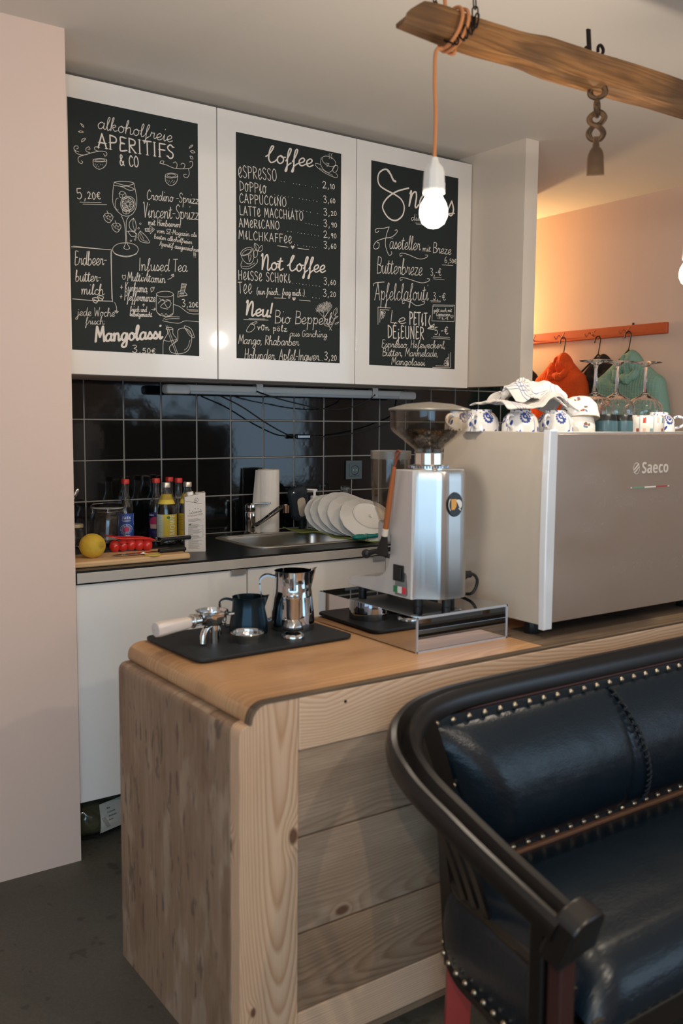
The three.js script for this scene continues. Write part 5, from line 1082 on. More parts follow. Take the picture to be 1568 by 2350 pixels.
// ───────────────────────── coffee grinder ─────────────────────────
{
  const G0 = BT + 0.0885, t = thing('coffee_grinder', 'polished aluminium coffee grinder with a clear bean hopper', 'grinder', [0.354, G0, 1.52]);
  for (const [x, z] of [[-0.055, 0.055], [0.055, 0.055], [0.0, 0.1], [-0.05, -0.19], [0.05, -0.19]]) part('foot', cyl(0.011, 0.0115, 0.0225, x, 0.01125, z, 20), M.black, t);
  // cast side cheeks: upright column that runs out into a long foot to the barista
  const s = new THREE.Shape(); s.moveTo(0.062, 0.022); s.lineTo(0.062, 0.345); s.lineTo(-0.004, 0.345); s.lineTo(-0.02, 0.14); s.quadraticCurveTo(-0.026, 0.064, -0.085, 0.058); s.lineTo(-0.185, 0.045); s.quadraticCurveTo(-0.205, 0.042, -0.205, 0.022); s.closePath();
  part('casting', xf(extrude(s, 0.17, 0.002), [0.085, 0, 0], [0, -PI / 2, 0]), M.aluMatt, t, 'matt cast body with a long foot');
  // polished back cover, tapering upwards
  const plan = new THREE.Shape(); plan.moveTo(-0.088, 0); plan.lineTo(-0.088, 0.045); plan.quadraticCurveTo(-0.087, 0.058, -0.078, 0.068); plan.lineTo(-0.038, 0.108); plan.quadraticCurveTo(-0.026, 0.119, -0.01, 0.12); plan.lineTo(0.034, 0.12); plan.quadraticCurveTo(0.052, 0.119, 0.06, 0.106); plan.lineTo(0.086, 0.058); plan.quadraticCurveTo(0.089, 0.052, 0.089, 0.045); plan.lineTo(0.089, 0); plan.closePath();
  const pts = plan.getSpacedPoints(160).slice(0, 160), rows = [[0.024, 0.955], [0.022, 0.985], [0.03, 1.0], [0.2, 0.965], [0.32, 0.935], [0.338, 0.925], [0.345, 0.9], [0.3455, 0.8], [0.3456, 0.02]];
  const g = sheet((u, v) => { const r = rows[Math.round(v * (rows.length - 1))], p = pts[Math.round(u * 160) % 160]; return [p.x * r[1], r[0], 0.03 + (p.y - 0.03) * r[1]]; }, 160, rows.length - 1);
  part('back_cover', toCreasedNormals(g, 0.5), std({ color: 0xbfbdba, metalness: 1, roughness: 0.3, side: THREE.DoubleSide }), t, 'polished faceted back cover');
  part('collar', lathe([[0.046, 0.344], [0.046, 0.35], [0.05, 0.351], [0.05, 0.356], [0.047, 0.357], [0.0365, 0.36], [0.036, 0.388], [0.038, 0.39]], 48).translate(0, 0, 0.022), M.chrome, t);
  const kn = []; for (let i = 0; i < 40; i++) { const a = i / 40 * 2 * PI; kn.push(box(0.003, 0.006, 0.003, 0.0505 * Math.cos(a), 0.354, 0.0505 * Math.sin(a) + 0.022)); } part('knurl', kn, M.pewter, t);
  const hop = part('hopper', lathe([[0.0355, 0.388], [0.0365, 0.398], [0.095, 0.444], [0.1, 0.454], [0.1005, 0.497], [0.098, 0.497], [0.0975, 0.455], [0.093, 0.4465], [0.034, 0.4], [0.0335, 0.388]], 64), M.smoke, t, 'clear smoke-tinted bean hopper'); hop.position.z = 0.022;
  part('hopper_lid', lathe([[0.104, 0.496], [0.1055, 0.499], [0.104, 0.502], [0.06, 0.514], [0.001, 0.5195], [0.001, 0.5165], [0.06, 0.511], [0.1, 0.4985]], 64).translate(0, 0, 0.022), std({ color: 0x6f6a62, roughness: 0.35 }), t, 'grey domed hopper lid');
  // the beans in the hopper
  const bean = xf(new THREE.SphereGeometry(1, 8, 6), [0, 0, 0], [0, 0, 0], [0.0052, 0.0028, 0.0038]), N = 520, im = new THREE.InstancedMesh(bean, std({ color: 0x2e1a10, roughness: 0.35 }), N);
  for (let i = 0; i < N; i++) { const y = 0.404 + 0.042 * Math.sqrt(rnd()), R = 0.034 + (y - 0.4) * 1.18 - 0.008, a = rnd() * 2 * PI, r = R * Math.sqrt(0.3 + 0.7 * rnd()); im.setMatrixAt(i, MX.compose(V(r * Math.cos(a), y, 0.022 + r * Math.sin(a)), Q.setFromEuler(E.set(rnd() * 6, rnd() * 6, rnd() * 6)), V(1, 1, 1))); }
  im.name = 'coffee_beans'; im.userData = { kind: 'stuff', label: 'dark roasted beans in the hopper' }; im.castShadow = im.receiveShadow = true; t.add(im);
  // clear dosing chamber at the front
  part('dosing_chamber', lathe([[0.016, 0.18], [0.03, 0.2], [0.048, 0.25], [0.053, 0.3], [0.0535, 0.372], [0.051, 0.372], [0.0505, 0.3], [0.0455, 0.252], [0.028, 0.204], [0.016, 0.184]], 48).translate(0, 0, -0.135), M.smoke, t);
  part('chamber_rim', lathe([[0.0515, 0.368], [0.055, 0.368], [0.055, 0.389], [0.05, 0.3895], [0.001, 0.388], [0.001, 0.384], [0.0515, 0.384]], 48).translate(0, 0, -0.135), phys({ color: 0xa79c8c, transmission: 0.5, roughness: 0.3, thickness: 0 }), t);
  part('chamber_mount', [box(0.05, 0.06, 0.05, 0, 0.17, -0.135, 0.008), box(0.06, 0.14, 0.09, 0, 0.23, -0.06, 0.01)], M.aluMatt, t);
  part('fork', [capped([[-0.085, 0.12, -0.03], [-0.09, 0.125, -0.08], [-0.075, 0.12, -0.12], [0.0, 0.12, -0.13]], 0.006), xf(new THREE.SphereGeometry(0.012, 20, 14), [-0.1, 0.118, -0.108], [0, 0, 0], [1, 1, 1.2]), capped([[-0.1, 0.118, -0.1], [-0.09, 0.128, -0.07], [-0.085, 0.12, -0.04]], 0.006)], M.black, t);
  part('switch', [box(0.004, 0.042, 0.042, -0.0885, 0.082, 0.015, 0.0015), box(0.005, 0.03, 0.018, -0.091, 0.082, 0.02, 0.0015)], M.black, t);
  const fl = [0x1f7a4a, 0xe4ded4, 0xc8323a]; for (let i = 0; i < 3; i++) part('badge_stripe', box(0.0012, 0.017, 0.0165, -0.0878, 0.039, 0.002 + i * 0.0175, 0.0005), std({ color: fl[i], roughness: 0.35 }), t, ['green stripe', 'white stripe', 'red stripe'][i]);
  // round maker's badge on the rear facet
  const badge = new THREE.Group(); badge.name = 'badge'; t.add(badge); badge.position.set(0.008, 0.262, 0.1175); badge.rotation.set(-0.03, 0.0, 0);
  part('disc', xf(cyl(0.031, 0.03, 0.003, 0, 0, 0, 48), [0, 0, 0.0005], [PI / 2, 0, 0], [0.82, 1, 1]), std({ color: 0x15181c, roughness: 0.3 }), badge);
  part('emblem', xf(extrude(shapeOf([[-0.014, -0.013], [-0.003, -0.013], [0.003, -0.004], [0.003, 0.014], [-0.014, 0.014]]), 0.0006), [0, 0, 0.002]), std({ color: 0xd39a45, roughness: 0.4 }), badge, 'ochre field of the emblem');
  part('emblem', [xf(extrude((() => { const q = new THREE.Shape(); q.absarc(0.009, 0, 0.0125, -1.1, 2.2); q.quadraticCurveTo(0.006, 0.004, 0.0145, -0.011); return q; })(), 0.0007), [0, 0, 0.0021]), xf(box(0.009, 0.0026, 0.0008), [0.014, -0.0125, 0.0025], [0, 0, -0.6]), xf(new THREE.TorusGeometry(0.0225, 0.001, 6, 40, 1.4), [0, 0, 0.0022], [0, 0, 2.45])], std({ color: 0xdcd9d2, roughness: 0.4 }), badge, 'white bean-shaped letter of the emblem');
  part('cable', [xf(cyl(0.013, 0.013, 0.02, 0, 0, 0, 20), [0.094, 0.066, 0.055], [0, 0, PI / 2]), xf(cyl(0.0095, 0.0095, 0.03, 0, 0, 0, 20), [0.108, 0.066, 0.055], [0, 0, PI / 2]), tube([[0.11, 0.066, 0.055], [0.135, 0.064, 0.056], [0.15, 0.048, 0.055], [0.149, 0.028, 0.052], [0.138, 0.012, 0.048], [0.142, 0.0045, 0.0]], 0.0042, 40)], M.wire, t, 'black mains cable with strain relief');
}
{
  const t = thing('cleaning_brush', 'wooden-handled cleaning brush hanging beside the grinder', 'brush', [0.252, 1.2, 1.517]);
  t.rotation.x = 0.2;
  part('handle', lathe([[0.001, -0.105], [0.007, -0.105], [0.0075, -0.06], [0.0062, 0.02], [0.005, 0.06], [0.001, 0.062]], 20), std({ color: 0x9a5526, roughness: 0.5 }), t);
  part('ferrule', lathe([[0.006, -0.125], [0.0085, -0.122], [0.0082, -0.104], [0.006, -0.103]], 20), std({ color: 0xcfc4b4, roughness: 0.5 }), t);
  part('bristles', blob((x, y, z) => Math.max(Math.abs(y + 0.147) - 0.026, Math.hypot(x * 1.3, z) - (0.0085 + (-0.122 - y) * 0.22) - 0.003 * (fbm(x * 400, z * 400, 5, 2) - 0.5)), [-0.022, -0.2, -0.026], [0.022, -0.118, 0.026], 30), std({ color: 0x17130f, roughness: 0.95 }), t);
  part('loop', tube([[0, 0.058, 0], [0.002, 0.085, 0.004], [0.0, 0.104, 0.014], [0.003, 0.1, -0.003], [0.001, 0.075, -0.002]], 0.0026, 30), std({ color: 0x7c3a22, roughness: 0.7 }), t, 'brown leather loop');
}
// ───────────────────────── espresso machine ─────────────────────────
{
  const t = thing('espresso_machine', 'large beige espresso machine with a broad lettered back panel', 'coffee machine', [0.575, BT + 0.0013, 1.74]);
  const B = 0.035, T0 = 0.53, W = 0.78, paint = phys({ color: 0xc8bbaa, roughness: 0.3, clearcoat: 0.7, clearcoatRoughness: 0.04 }), panel = std({ color: 0x9e8a7a, metalness: 0.25, roughness: 0.5, roughnessMap: rep(T.smudge, 1.6, 1.6) });
  const side = new THREE.Shape(); side.moveTo(-0.004, B); side.lineTo(0.0, T0); side.lineTo(-0.345, T0); side.quadraticCurveTo(-0.372, T0 - 0.002, -0.385, T0 - 0.03); side.lineTo(-0.405, 0.3); side.lineTo(-0.4, B + 0.015); side.lineTo(-0.38, B); side.closePath();
  for (const [x, m] of [[0.0, 0], [W - 0.02, 1]]) part('side_panel', xf(extrude(side, 0.018, 0.002), [x + 0.019, 0, 0], [0, -PI / 2, 0]).translate(0, 0, 0), paint, t);
  const trim = [[0, B - 0.01], [0.006, 0.18], [0.004, 0.36], [-0.002, T0]];
  part('edge_trim', (() => { const g = new THREE.Shape(); g.moveTo(0.001, B - 0.012); g.lineTo(0.022, B - 0.012); g.lineTo(0.023, T0); g.lineTo(0.001, T0); g.quadraticCurveTo(-0.008, 0.25, 0.001, B - 0.012); return xf(extrude(g, 0.016, 0.004, 3), [-0.002, 0.004, -0.002]); })(), phys({ color: 0xe2e4e6, roughness: 0.12, clearcoat: 1, clearcoatRoughness: 0.03 }), t, 'glossy white edge trim');
  part('back_panel', box(W - 0.03, T0 - B - 0.004, 0.012, W / 2 + 0.007, (T0 + B) / 2, 0.002, 0.003), panel, t);
  part('cup_tray', [box(W - 0.04, 0.008, 0.36, W / 2, T0 - 0.006, -0.185, 0.002), box(W - 0.03, 0.006, 0.006, W / 2 + 0.006, T0 + 0.0, 0.001, 0.002)], M.steel, t);
  part('inner_body', slab(0.022, W - 0.022, B + 0.02, T0 - 0.012, -0.3, -0.006), M.steel, t);
  part('front_face', slab(0.024, W - 0.024, 0.32, T0 - 0.014, -0.34, -0.302, 0.006), M.steel, t);
  for (const [x, z] of [[0.03, -0.058], [W - 0.085, -0.058], [0.03, -0.34], [W - 0.085, -0.34]]) part('foot', lathe([[0.001, 0.001], [0.021, 0], [0.0225, 0.003], [0.0215, 0.03], [0.019, B + 0.002]], 28).translate(x, 0, z), M.black, t);
  const font = await new FontLoader().loadAsync('fonts/droid/droid_sans_bold.typeface.json'), ink = std({ color: 0xd8cbbd, roughness: 0.5 }), zf = 0.0085;
  const tx = new TextGeometry('Saeco', { font, size: 0.031, depth: 0.0005, curveSegments: 6 }); tx.computeBoundingBox(); const k = 0.118 / (tx.boundingBox.max.x - tx.boundingBox.min.x);
  const lx = 0.342, ly = 0.418;
  part('lettering', xf(plain(tx), [lx + 0.036, ly, zf - 0.0004], [0, 0, 0], [k, 1, 1]), ink, t, 'pale printed maker name');
  part('emblem', [xf(new THREE.TorusGeometry(0.0155, 0.0016, 6, 40), [lx + 0.014, ly + 0.014, zf - 0.001], [0, 0, 0], [0.85, 1, 0.4]), xf(box(0.026, 0.0034, 0.0006), [lx + 0.013, ly + 0.018, zf], [0, 0, 0.7]), xf(box(0.026, 0.0034, 0.0006), [lx + 0.0145, ly + 0.01, zf], [0, 0, 0.7])], ink, t);
  for (let i = 0; i < 3; i++) part('stripe', box(0.05, 0.0042, 0.0006, lx + 0.027 + i * 0.05, ly - 0.039, zf), std({ color: [0x6f9a7c, 0xe9e2d8, 0xb0413a][i], roughness: 0.5 }), t, ['green stripe', 'white stripe', 'red stripe'][i]);
  for (const x of [-0.006, 0.16]) part('stripe_end', box(0.006, 0.0036, 0.0006, lx + x, ly - 0.039, zf), ink, t);
}
// ───────────────────────── cups, glasses and cloths on the machine ─────────────────────────
const CT = 1.3475, CZ = 1.5;
const onion = canvasTex(512, 256, (c, w, h) => {
  c.fillStyle = '#ece8e2'; c.fillRect(0, 0, w, h);
  const blue = (a) => 'rgba(' + (34 + 30 * rnd() | 0) + ',' + (58 + 26 * rnd() | 0) + ',' + (128 + 30 * rnd() | 0) + ',' + a + ')';
  for (let k = 0; k < 4; k++) {
    const x = 64 + k * 128, y = 158; c.fillStyle = blue(0.9); for (let i = 0; i < 14; i++) { const a = i / 14 * 2 * PI; c.beginPath(); c.ellipse(x + 24 * Math.cos(a), y + 30 * Math.sin(a), 6, 6, 0, 0, 7); c.fill(); }
    c.beginPath(); c.arc(x, y, 15, 0, 7); c.fill(); c.fillStyle = '#c9cfdc'; c.beginPath(); c.arc(x, y, 6, 0, 7); c.fill();
    c.strokeStyle = blue(0.85); c.lineWidth = 3; c.beginPath(); c.moveTo(x - 60, 60); c.bezierCurveTo(x - 20, 20, x + 10, 120, x + 62, 58); c.stroke(); c.beginPath(); c.moveTo(x + 34, 240); c.bezierCurveTo(x + 66, 190, x + 20, 130, x + 62, 90); c.stroke();
    for (let i = 0; i < 17; i++) { c.fillStyle = blue(0.95); c.beginPath(); c.ellipse(x - 62 + rnd() * 124, 30 + rnd() * 210, 9 + 7 * rnd(), 4 + 4 * rnd(), rnd() * 3, 0, 7); c.fill(); }
  }
});
const floral = canvasTex(512, 256, (c, w, h) => {
  c.fillStyle = '#efeae2'; c.fillRect(0, 0, w, h); for (let k = 0; k < 16; k++) { const x = 16 + k * 32, y = 60 + (k % 3) * 62; for (let i = 0; i < 5; i++) { c.fillStyle = ['#8a5a44', '#5f5a34', '#a8584a', '#7b6a58', '#6f86b8'][i]; c.beginPath(); c.ellipse(x - 16 + rnd() * 32, y - 12 + rnd() * 24, 5 + 6 * rnd(), 4 + 3 * rnd(), rnd() * 3, 0, 7); c.fill(); } }
});
const porc = (map) => phys({ map, roughness: 0.15, clearcoat: 0.6, clearcoatRoughness: 0.05 });
const mOnion = porc(onion), mFloral = porc(floral);
// cups stand upside down: mouth below, foot ring above
const cupShell = lathe([[0.05, 0.0], [0.0515, 0.0015], [0.0505, 0.02], [0.046, 0.038], [0.036, 0.05], [0.029, 0.054], [0.0285, 0.061], [0.0265, 0.0615], [0.025, 0.056], [0.001, 0.055]], 56);
function onionCup(label, p, ry) {
  const t = thing('coffee_cup', label, 'cup', p, ry, 'blue and white cups upside down on the machine'); part('bowl', cupShell, mOnion, t);
  part('handle', tube([[-0.044, 0.044, 0], [-0.058, 0.048, 0], [-0.074, 0.04, 0], [-0.072, 0.022, 0], [-0.051, 0.012, 0]], 0.0042, 28), mOnion, t); return t;
}
const cup0 = onionCup('blue and white cup, the rightmost of the left row, beside the floral cups', [0.8, CT, 1.565], 0.35);
copyOf(cup0, [0.672, CT, 1.555], 0.3, 'blue and white cup in the middle of the left row under the towel');
copyOf(cup0, [0.545 + 0.06, CT, 1.47], 0.5, 'blue and white cup third from the right in the left row, next to the hopper');
copyOf(cup0, [0.622, CT, 1.375], 0.2, 'blue and white cup at the far left, seen through the hopper');
copyOf(cup0, [1.262, CT, 1.572], 2.2, 'blue and white cup standing alone at the right edge of the picture');
{
  const big = lathe([[0.056, 0.0], [0.0575, 0.002], [0.0565, 0.02], [0.052, 0.042], [0.04, 0.06], [0.03, 0.066], [0.028, 0.066], [0.001, 0.065]], 56), gold = std({ color: 0x8f7a3c, metalness: 0.8, roughness: 0.35 });
  for (const [p, r, label] of [[[0.915, CT, 1.54], [0, 0.4, 0], 'white floral cup with a gilt rim, the lower one of the nested pair'], [[0.925, CT + 0.034, 1.548], [0.06, 1.2, -0.3], 'white floral cup with a gilt rim, tilted on top of the other']]) {
    const t = thing('floral_cup', label, 'cup', p); t.rotation.set(...r); part('bowl', big, mFloral, t); part('rim', new THREE.TorusGeometry(0.0568, 0.0011, 8, 56).rotateX(PI / 2).translate(0, 0.0012, 0), gold, t, 'gilt rim');
  }
}
{
  const glaze = std({ map: canvasTex(64, 256, (c, w, h) => { c.fillStyle = '#3d5a64'; c.fillRect(0, 0, w, h); c.fillStyle = '#16191a'; for (let x = 0; x < w; x++) c.fillRect(x, 0, 1, 92 + 5 * Math.sin(x * 0.3)); }), roughness: 0.3 });
  const g = lathe([[0.036, 0], [0.038, 0.002], [0.0375, 0.03], [0.033, 0.046], [0.0295, 0.052], [0.001, 0.0525]], 44);
  { const p = g.attributes.position, uv = g.attributes.uv; for (let i = 0; i < p.count; i++) uv.setY(i, p.getY(i) / 0.0525); }
  [[1.028, 1.555, 'dark-topped teal beaker upside down, the left one of two'], [1.112, 1.553, 'dark-topped teal beaker upside down, the right one of two']].forEach(([x, z, l]) => { const t = thing('beaker', l, 'beaker', [x, CT, z]); part('bowl', g, glaze, t); });
  const check = canvasTex(512, 128, (c, w, h) => { c.fillStyle = '#ebe6de'; c.fillRect(0, 0, w, h); for (let i = 0; i < 16; i++) for (let j = 0; j < 4; j++) { c.fillStyle = ['#c2482e', '#7f9aa0', '#d8b9a8', '#9c4a3c'][(i * 3 + j * 2) % 4]; if ((i + j) % 2 === 0 || i % 3 === 0) c.fillRect(i * 32 + 4, 12 + j * 28, 14, 18); } for (let i = 0; i < 8; i++) { c.fillStyle = '#a9bcc4'; c.fillRect(i * 64 + 50, 8, 6, 116); } });
  const t = thing('patterned_bowl', 'white bowl with red and blue check pattern upside down under the wine glasses', 'bowl', [1.165, CT, 1.6], 0.4);
  part('bowl', lathe([[0.05, 0], [0.0515, 0.002], [0.0525, 0.042], [0.05, 0.0495], [0.046, 0.051], [0.001, 0.051]], 56), porc(check), t);
  const u = thing('small_tin', 'small dark tin between the check bowl and the right-hand cup', 'tin', [1.218, CT, 1.53]); part('body', lathe([[0.001, 0], [0.014, 0], [0.015, 0.002], [0.015, 0.032], [0.013, 0.034], [0.001, 0.035]], 28), M.black, u);
}
{
  const w = lathe([[0.033, 0], [0.0345, 0.0005], [0.047, 0.035], [0.051, 0.06], [0.048, 0.078], [0.034, 0.096], [0.014, 0.108], [0.0062, 0.116], [0.0045, 0.13], [0.0044, 0.18], [0.0065, 0.192], [0.016, 0.1985], [0.042, 0.2025], [0.044, 0.2045], [0.041, 0.2058], [0.001, 0.204], [0.001, 0.112], [0.012, 0.1055], [0.033, 0.0945], [0.0465, 0.077], [0.0495, 0.06], [0.0455, 0.035], [0.0328, 0.001]], 64);
  [[1.056, 1.492, 'left wine glass, upside down behind the teal beakers'], [1.178, 1.475, 'middle wine glass, upside down in front of the teal hoodie'], [1.318, 1.475, 'right wine glass, upside down behind the check bowl']].forEach(([x, z, l], i) => {
    const t = thing('wine_glass', l, 'wine glass', [x, CT, z], i, 'wine glasses upside down on the machine'); const m = part('glass', w, M.glass, t); m.scale.set(1.15, 1.05 + 0.015 * i, 1.15);
  });
}
// tea towels thrown over the cups
{
  const cloth = (stripes) => std({ map: canvasTex(512, 512, (c, w, h) => { c.fillStyle = '#e9e2d8'; c.fillRect(0, 0, w, h); c.strokeStyle = '#7f86a8'; for (const [x, k] of stripes) { c.lineWidth = k; c.beginPath(); c.moveTo(x * w, 0); c.lineTo(x * w, h); c.stroke(); c.beginPath(); c.moveTo(0, x * h); c.lineTo(w, x * h); c.stroke(); } }), roughness: 0.95, bumpMap: rep(T.waffle, 8, 8), bumpScale: 0.0008, side: THREE.DoubleSide });
  const A = cloth([[0.1, 4], [0.13, 4], [0.16, 4], [0.19, 4], [0.86, 4], [0.89, 4], [0.92, 4]]), B = cloth([[0.12, 5], [0.16, 5], [0.2, 5], [0.24, 5], [0.8, 3], [0.84, 3]]);
  single('tea_towel', sheet((u, v) => { const x = 0.02 + 0.25 * u, z = 0.15 * v + 0.02 * Math.sin(u * 5), n = fbm(u * 4 + 3, v * 4, 5, 3); return [x, 0.004 + 0.024 * n + 0.018 * Math.sin(u * 7 + v * 3) * v * 0.7 + 0.012 * u - 0.02 * Math.max(0, 0.14 - u) * 4 * Math.sin(v * 3) - 0.01 * (v > 0.8 ? (v - 0.8) * 5 : 0), -0.1 + z]; }, 56, 40, 0.003), A, 'white tea towel with thin blue lines lying flat over the left cups', 'towel', [0.56, CT + 0.062, 1.55]);
  single('tea_towel', sheet((u, v) => { const n = fbm(u * 5 + 9, v * 5, 15, 3), fold = Math.sin(v * PI) ** 0.7; return [0.24 * u + 0.03 * Math.sin(v * 6), 0.004 + 0.05 * fold * (0.3 + 0.7 * Math.sin(u * PI * 0.8 + 0.2)) + 0.045 * (n - 0.5) + 0.012 * Math.sin(v * 17 + u * 5) - 0.03 * Math.max(0, u - 0.75) * 3, 0.12 * v - 0.06 + 0.02 * Math.sin(u * 8)]; }, 60, 44, 0.003), B, 'crumpled white tea towel with blue stripes heaped between towel and floral cups', 'towel', [0.655, CT + 0.082, 1.5]);
}
// ───────────────────────── wooden beam with pendant bulbs ─────────────────────────
const BY = 2.224, BZ = 1.78;
{
  const t = thing('wooden_beam', 'old hewn wooden beam hanging on chains above the bar', 'beam', [0, BY, BZ]);
  const prof = []; for (let i = 0; i < 24; i++) { const a = i / 24 * 2 * PI, k = 1 + 0.1 * Math.cos(4 * a) * -1; prof.push([0.032 * k * Math.cos(a), 0.037 * k * Math.sin(a)]); }
  const g = sweep(prof, [[2.55, 0.012, 0], [1.7, 0.012, 0.01], [1.05, 0.012, 0.004], [0.6, 0.006, 0], [0.4, 0.004, 0], [0.25, 0.0, 0], [0.1, 0.006, 0], [0.055, 0.008, 0]], 90, 0.9);
  const p = g.attributes.position; for (let i = 0; i < p.count; i++) { const x = p.getX(i), y = p.getY(i), z = p.getZ(i); let k = 1 + 0.1 * (fbm(x * 9, Math.atan2(y, z) * 1.5 + 4, 5, 3) - 0.5); if (x > 0.4) k *= 1 + 0.2 * Math.min(1, (x - 0.4) / 0.08); p.setY(i, y * k); p.setZ(i, z * k); if (x < 0.16) { const q = 1 - Math.max(0, (x - 0.055) / 0.105); p.setX(i, x + q * (1.0 * Math.max(0, y + 0.012) - 0.3 * z)); p.setY(i, y * k - q * 0.3 * Math.max(0, y)); } }
  g.computeVertexNormals(); part('beam', boxUV(g, 0, 0.2, 0.1), M.beam, t);
}
function pendant(label, x, y, z, wraps, power = BULB) {
  const t = thing('pendant_lamp', label, 'lamp', [x, y, z]);
  part('bulb', lathe([[0.001, -0.037], [0.012, -0.0355], [0.024, -0.027], [0.0305, -0.012], [0.031, 0.0], [0.028, 0.014], [0.02, 0.028], [0.0165, 0.04], [0.0165, 0.05], [0.001, 0.051]], 40, 2), new THREE.MeshStandardMaterial({ color: 0xffffff, emissive: new THREE.Color(1, 0.93, 0.8), emissiveIntensity: GLOW }), t);
  part('socket', lathe([[0.0175, 0.036], [0.0235, 0.037], [0.0245, 0.04], [0.0245, 0.05], [0.0235, 0.0515], [0.024, 0.053], [0.0225, 0.082], [0.019, 0.092], [0.011, 0.101], [0.0075, 0.113], [0.001, 0.114]], 40), M.plasticWhite, t, 'white porcelain socket');
  const by = BY - y, bz = BZ - z, pts = [[0, 0.112, 0], [0.0005, 0.2, 0.001], [-0.003, 0.28, 0], [0.002, by - 0.05, 0]];
  if (!wraps) { pts.length = 1; pts.push([0.001, H - y - 0.002, 0]); }
  const N = wraps * 16; if (wraps)  for (let i = 0; i <= N; i++) { const a = -PI / 2 + i / 16 * 2 * PI; pts.push([0.03 + 0.035 * i / N + 0.012 * Math.sin(a), by + 0.046 * Math.sin(a), bz + 0.041 * Math.cos(a)]); }
  if (wraps) pts.push([0.04, by + 0.06, bz - 0.02], [0.025, 2.42 - y, bz - 0.005], [0.025, H - y - 0.002, bz]);
  part('cord', tube(pts, 0.0042, 160, false, 8), M.cord, t, 'terracotta textile cord');
  const l = new THREE.PointLight(WARM, power); l.position.set(0, -0.004, 0); l.castShadow = true; l.shadow.radius = 1.4; l.name = 'pendant_bulb_light'; t.add(l);
}
pendant('bare glowing bulb in a white socket on a terracotta cord, left end of the beam', 0.1525, 1.834, BZ, 2);
pendant('glowing bulb cut off by the right edge of the picture', 1.085, 1.79, BZ + 0.005, 2);
pendant('glowing bulb hanging near the camera outside the picture', -1.43, 1.98, 3.6, 0, 2.9);
pendant('glowing bulb hanging in front of the bar outside the picture', 0.35, 2.08, 3.3, 0, 2.3);
function link(len, w, r) { const a = len / 2 - w, pts = []; for (let i = 0; i <= 10; i++) { const t = i / 10 * PI; pts.push([w * Math.cos(t), a + w * Math.sin(t), 0]); } for (let i = 0; i <= 10; i++) { const t = PI + i / 10 * PI; pts.push([w * Math.cos(t), -a + w * Math.sin(t), 0]); } return tube(pts, r, 48, true, 8); }
{
  const g = link(0.036, 0.0065, 0.0017);
  function chain(label, x, z, y0, tilt) {
    const t = thing('suspension_chain', label, 'chain', [x, y0, z]); t.rotation.z = tilt;
    const n = Math.ceil((H - y0) / 0.0305) - 1; for (let i = 0; i < n; i++) { const m = part('link', g, M.iron, t); m.position.y = 0.014 + i * 0.0305; m.rotation.y = i % 2 ? 0.4 : 0.4 + PI / 2; }
    return t;
  }
  chain('thin dark chain at the back of the beam, left of the wound cord', 0.172, BZ - 0.03, BY + 0.03, 0.02);
  chain('thin dark chain at the front of the beam, leading down beside the wound cord', 0.232, BZ + 0.036, BY + 0.012, 0.1);
  chain('thin dark chain at the far right end of the beam, outside the picture', 2.35, BZ, BY + 0.05, 0.0);
  const w = thing('chain_loop', 'dark chain loop wound round the beam beside the cord', 'chain', [0.2, BY, BZ]);
  for (let i = 0; i < 7; i++) { const a = 0.35 - i * 0.24, m = part('link', link(0.028, 0.006, 0.0019), M.iron, w); m.position.set(0.032 - i * 0.01, 0.043 * Math.sin(a), 0.041 * Math.cos(a)); m.rotation.set(a, i % 2 ? PI / 2.4 : 0.2, 0.1); }
}
{
  const t = thing('iron_fitting', 'forged iron clevis with a curled end on top of the beam', 'fitting', [0.645, BY + 0.044, BZ]);
  part('bar', xf(box(0.013, 0.066, 0.006, 0, 0.03, 0, 0.002), [0, 0, 0], [0, 0, 0.12]), M.iron, t);
  part('curl', [tube([[-0.035, -0.002, 0.01], [-0.025, 0.012, 0.012], [-0.012, 0.006, 0.01], [0.0, 0.001, 0.006], [0.02, 0.001, 0.006], [0.036, 0.01, 0.008], [0.04, 0.022, 0.008], [0.03, 0.03, 0.008], [0.021, 0.024, 0.008], [0.022, 0.013, 0.007]], 0.004, 60)], M.iron, t);
}
{
  const t = thing('iron_chain', 'rusty iron chain with a flat blade hanging from the beam', 'chain', [0.665, BY - 0.036, BZ + 0.012]);
  const eight = (y, a, c) => { const m = part('link', tube([[0, 0.0, 0], [0.012, -0.012, 0.003], [0.013, -0.028, 0.002], [0, -0.036, 0], [-0.013, -0.028, -0.002], [-0.012, -0.012, -0.003]], 0.006, 48, true, 10), M.rust, t); m.position.y = y; m.rotation.y = a; m.scale.x = 1.25; };
  eight(0.018, -0.75); eight(-0.028 + 0.004, 0.7);
  const m = part('link', tube([[0.003, 0.002, 0], [0.014, -0.012, 0.002], [0.008, -0.026, 0], [-0.006, -0.034, 0], [-0.014, -0.048, -0.002], [-0.008, -0.064, 0], [0.006, -0.066, 0], [0.013, -0.052, 0.002], [0.005, -0.036, 0.004], [-0.01, -0.026, 0.003], [-0.013, -0.012, 0]], 0.0058, 70, true, 10), M.rust, t); m.position.y = -0.052; m.rotation.y = -0.85; m.scale.x = 1.3;
  const s = new THREE.Shape(); s.moveTo(-0.004, -0.112); s.lineTo(0.005, -0.112); s.lineTo(0.007, -0.136); s.quadraticCurveTo(0.019, -0.146, 0.018, -0.166); s.lineTo(0.02, -0.2); s.lineTo(-0.018, -0.2); s.lineTo(-0.018, -0.166); s.quadraticCurveTo(-0.018, -0.148, -0.007, -0.136); s.closePath();
  const b = part('blade', xf(extrude(s, 0.008, 0.002), [0, 0, -0.004], [0, 0, 0]).rotateY(-0.8), M.rust, t);
}
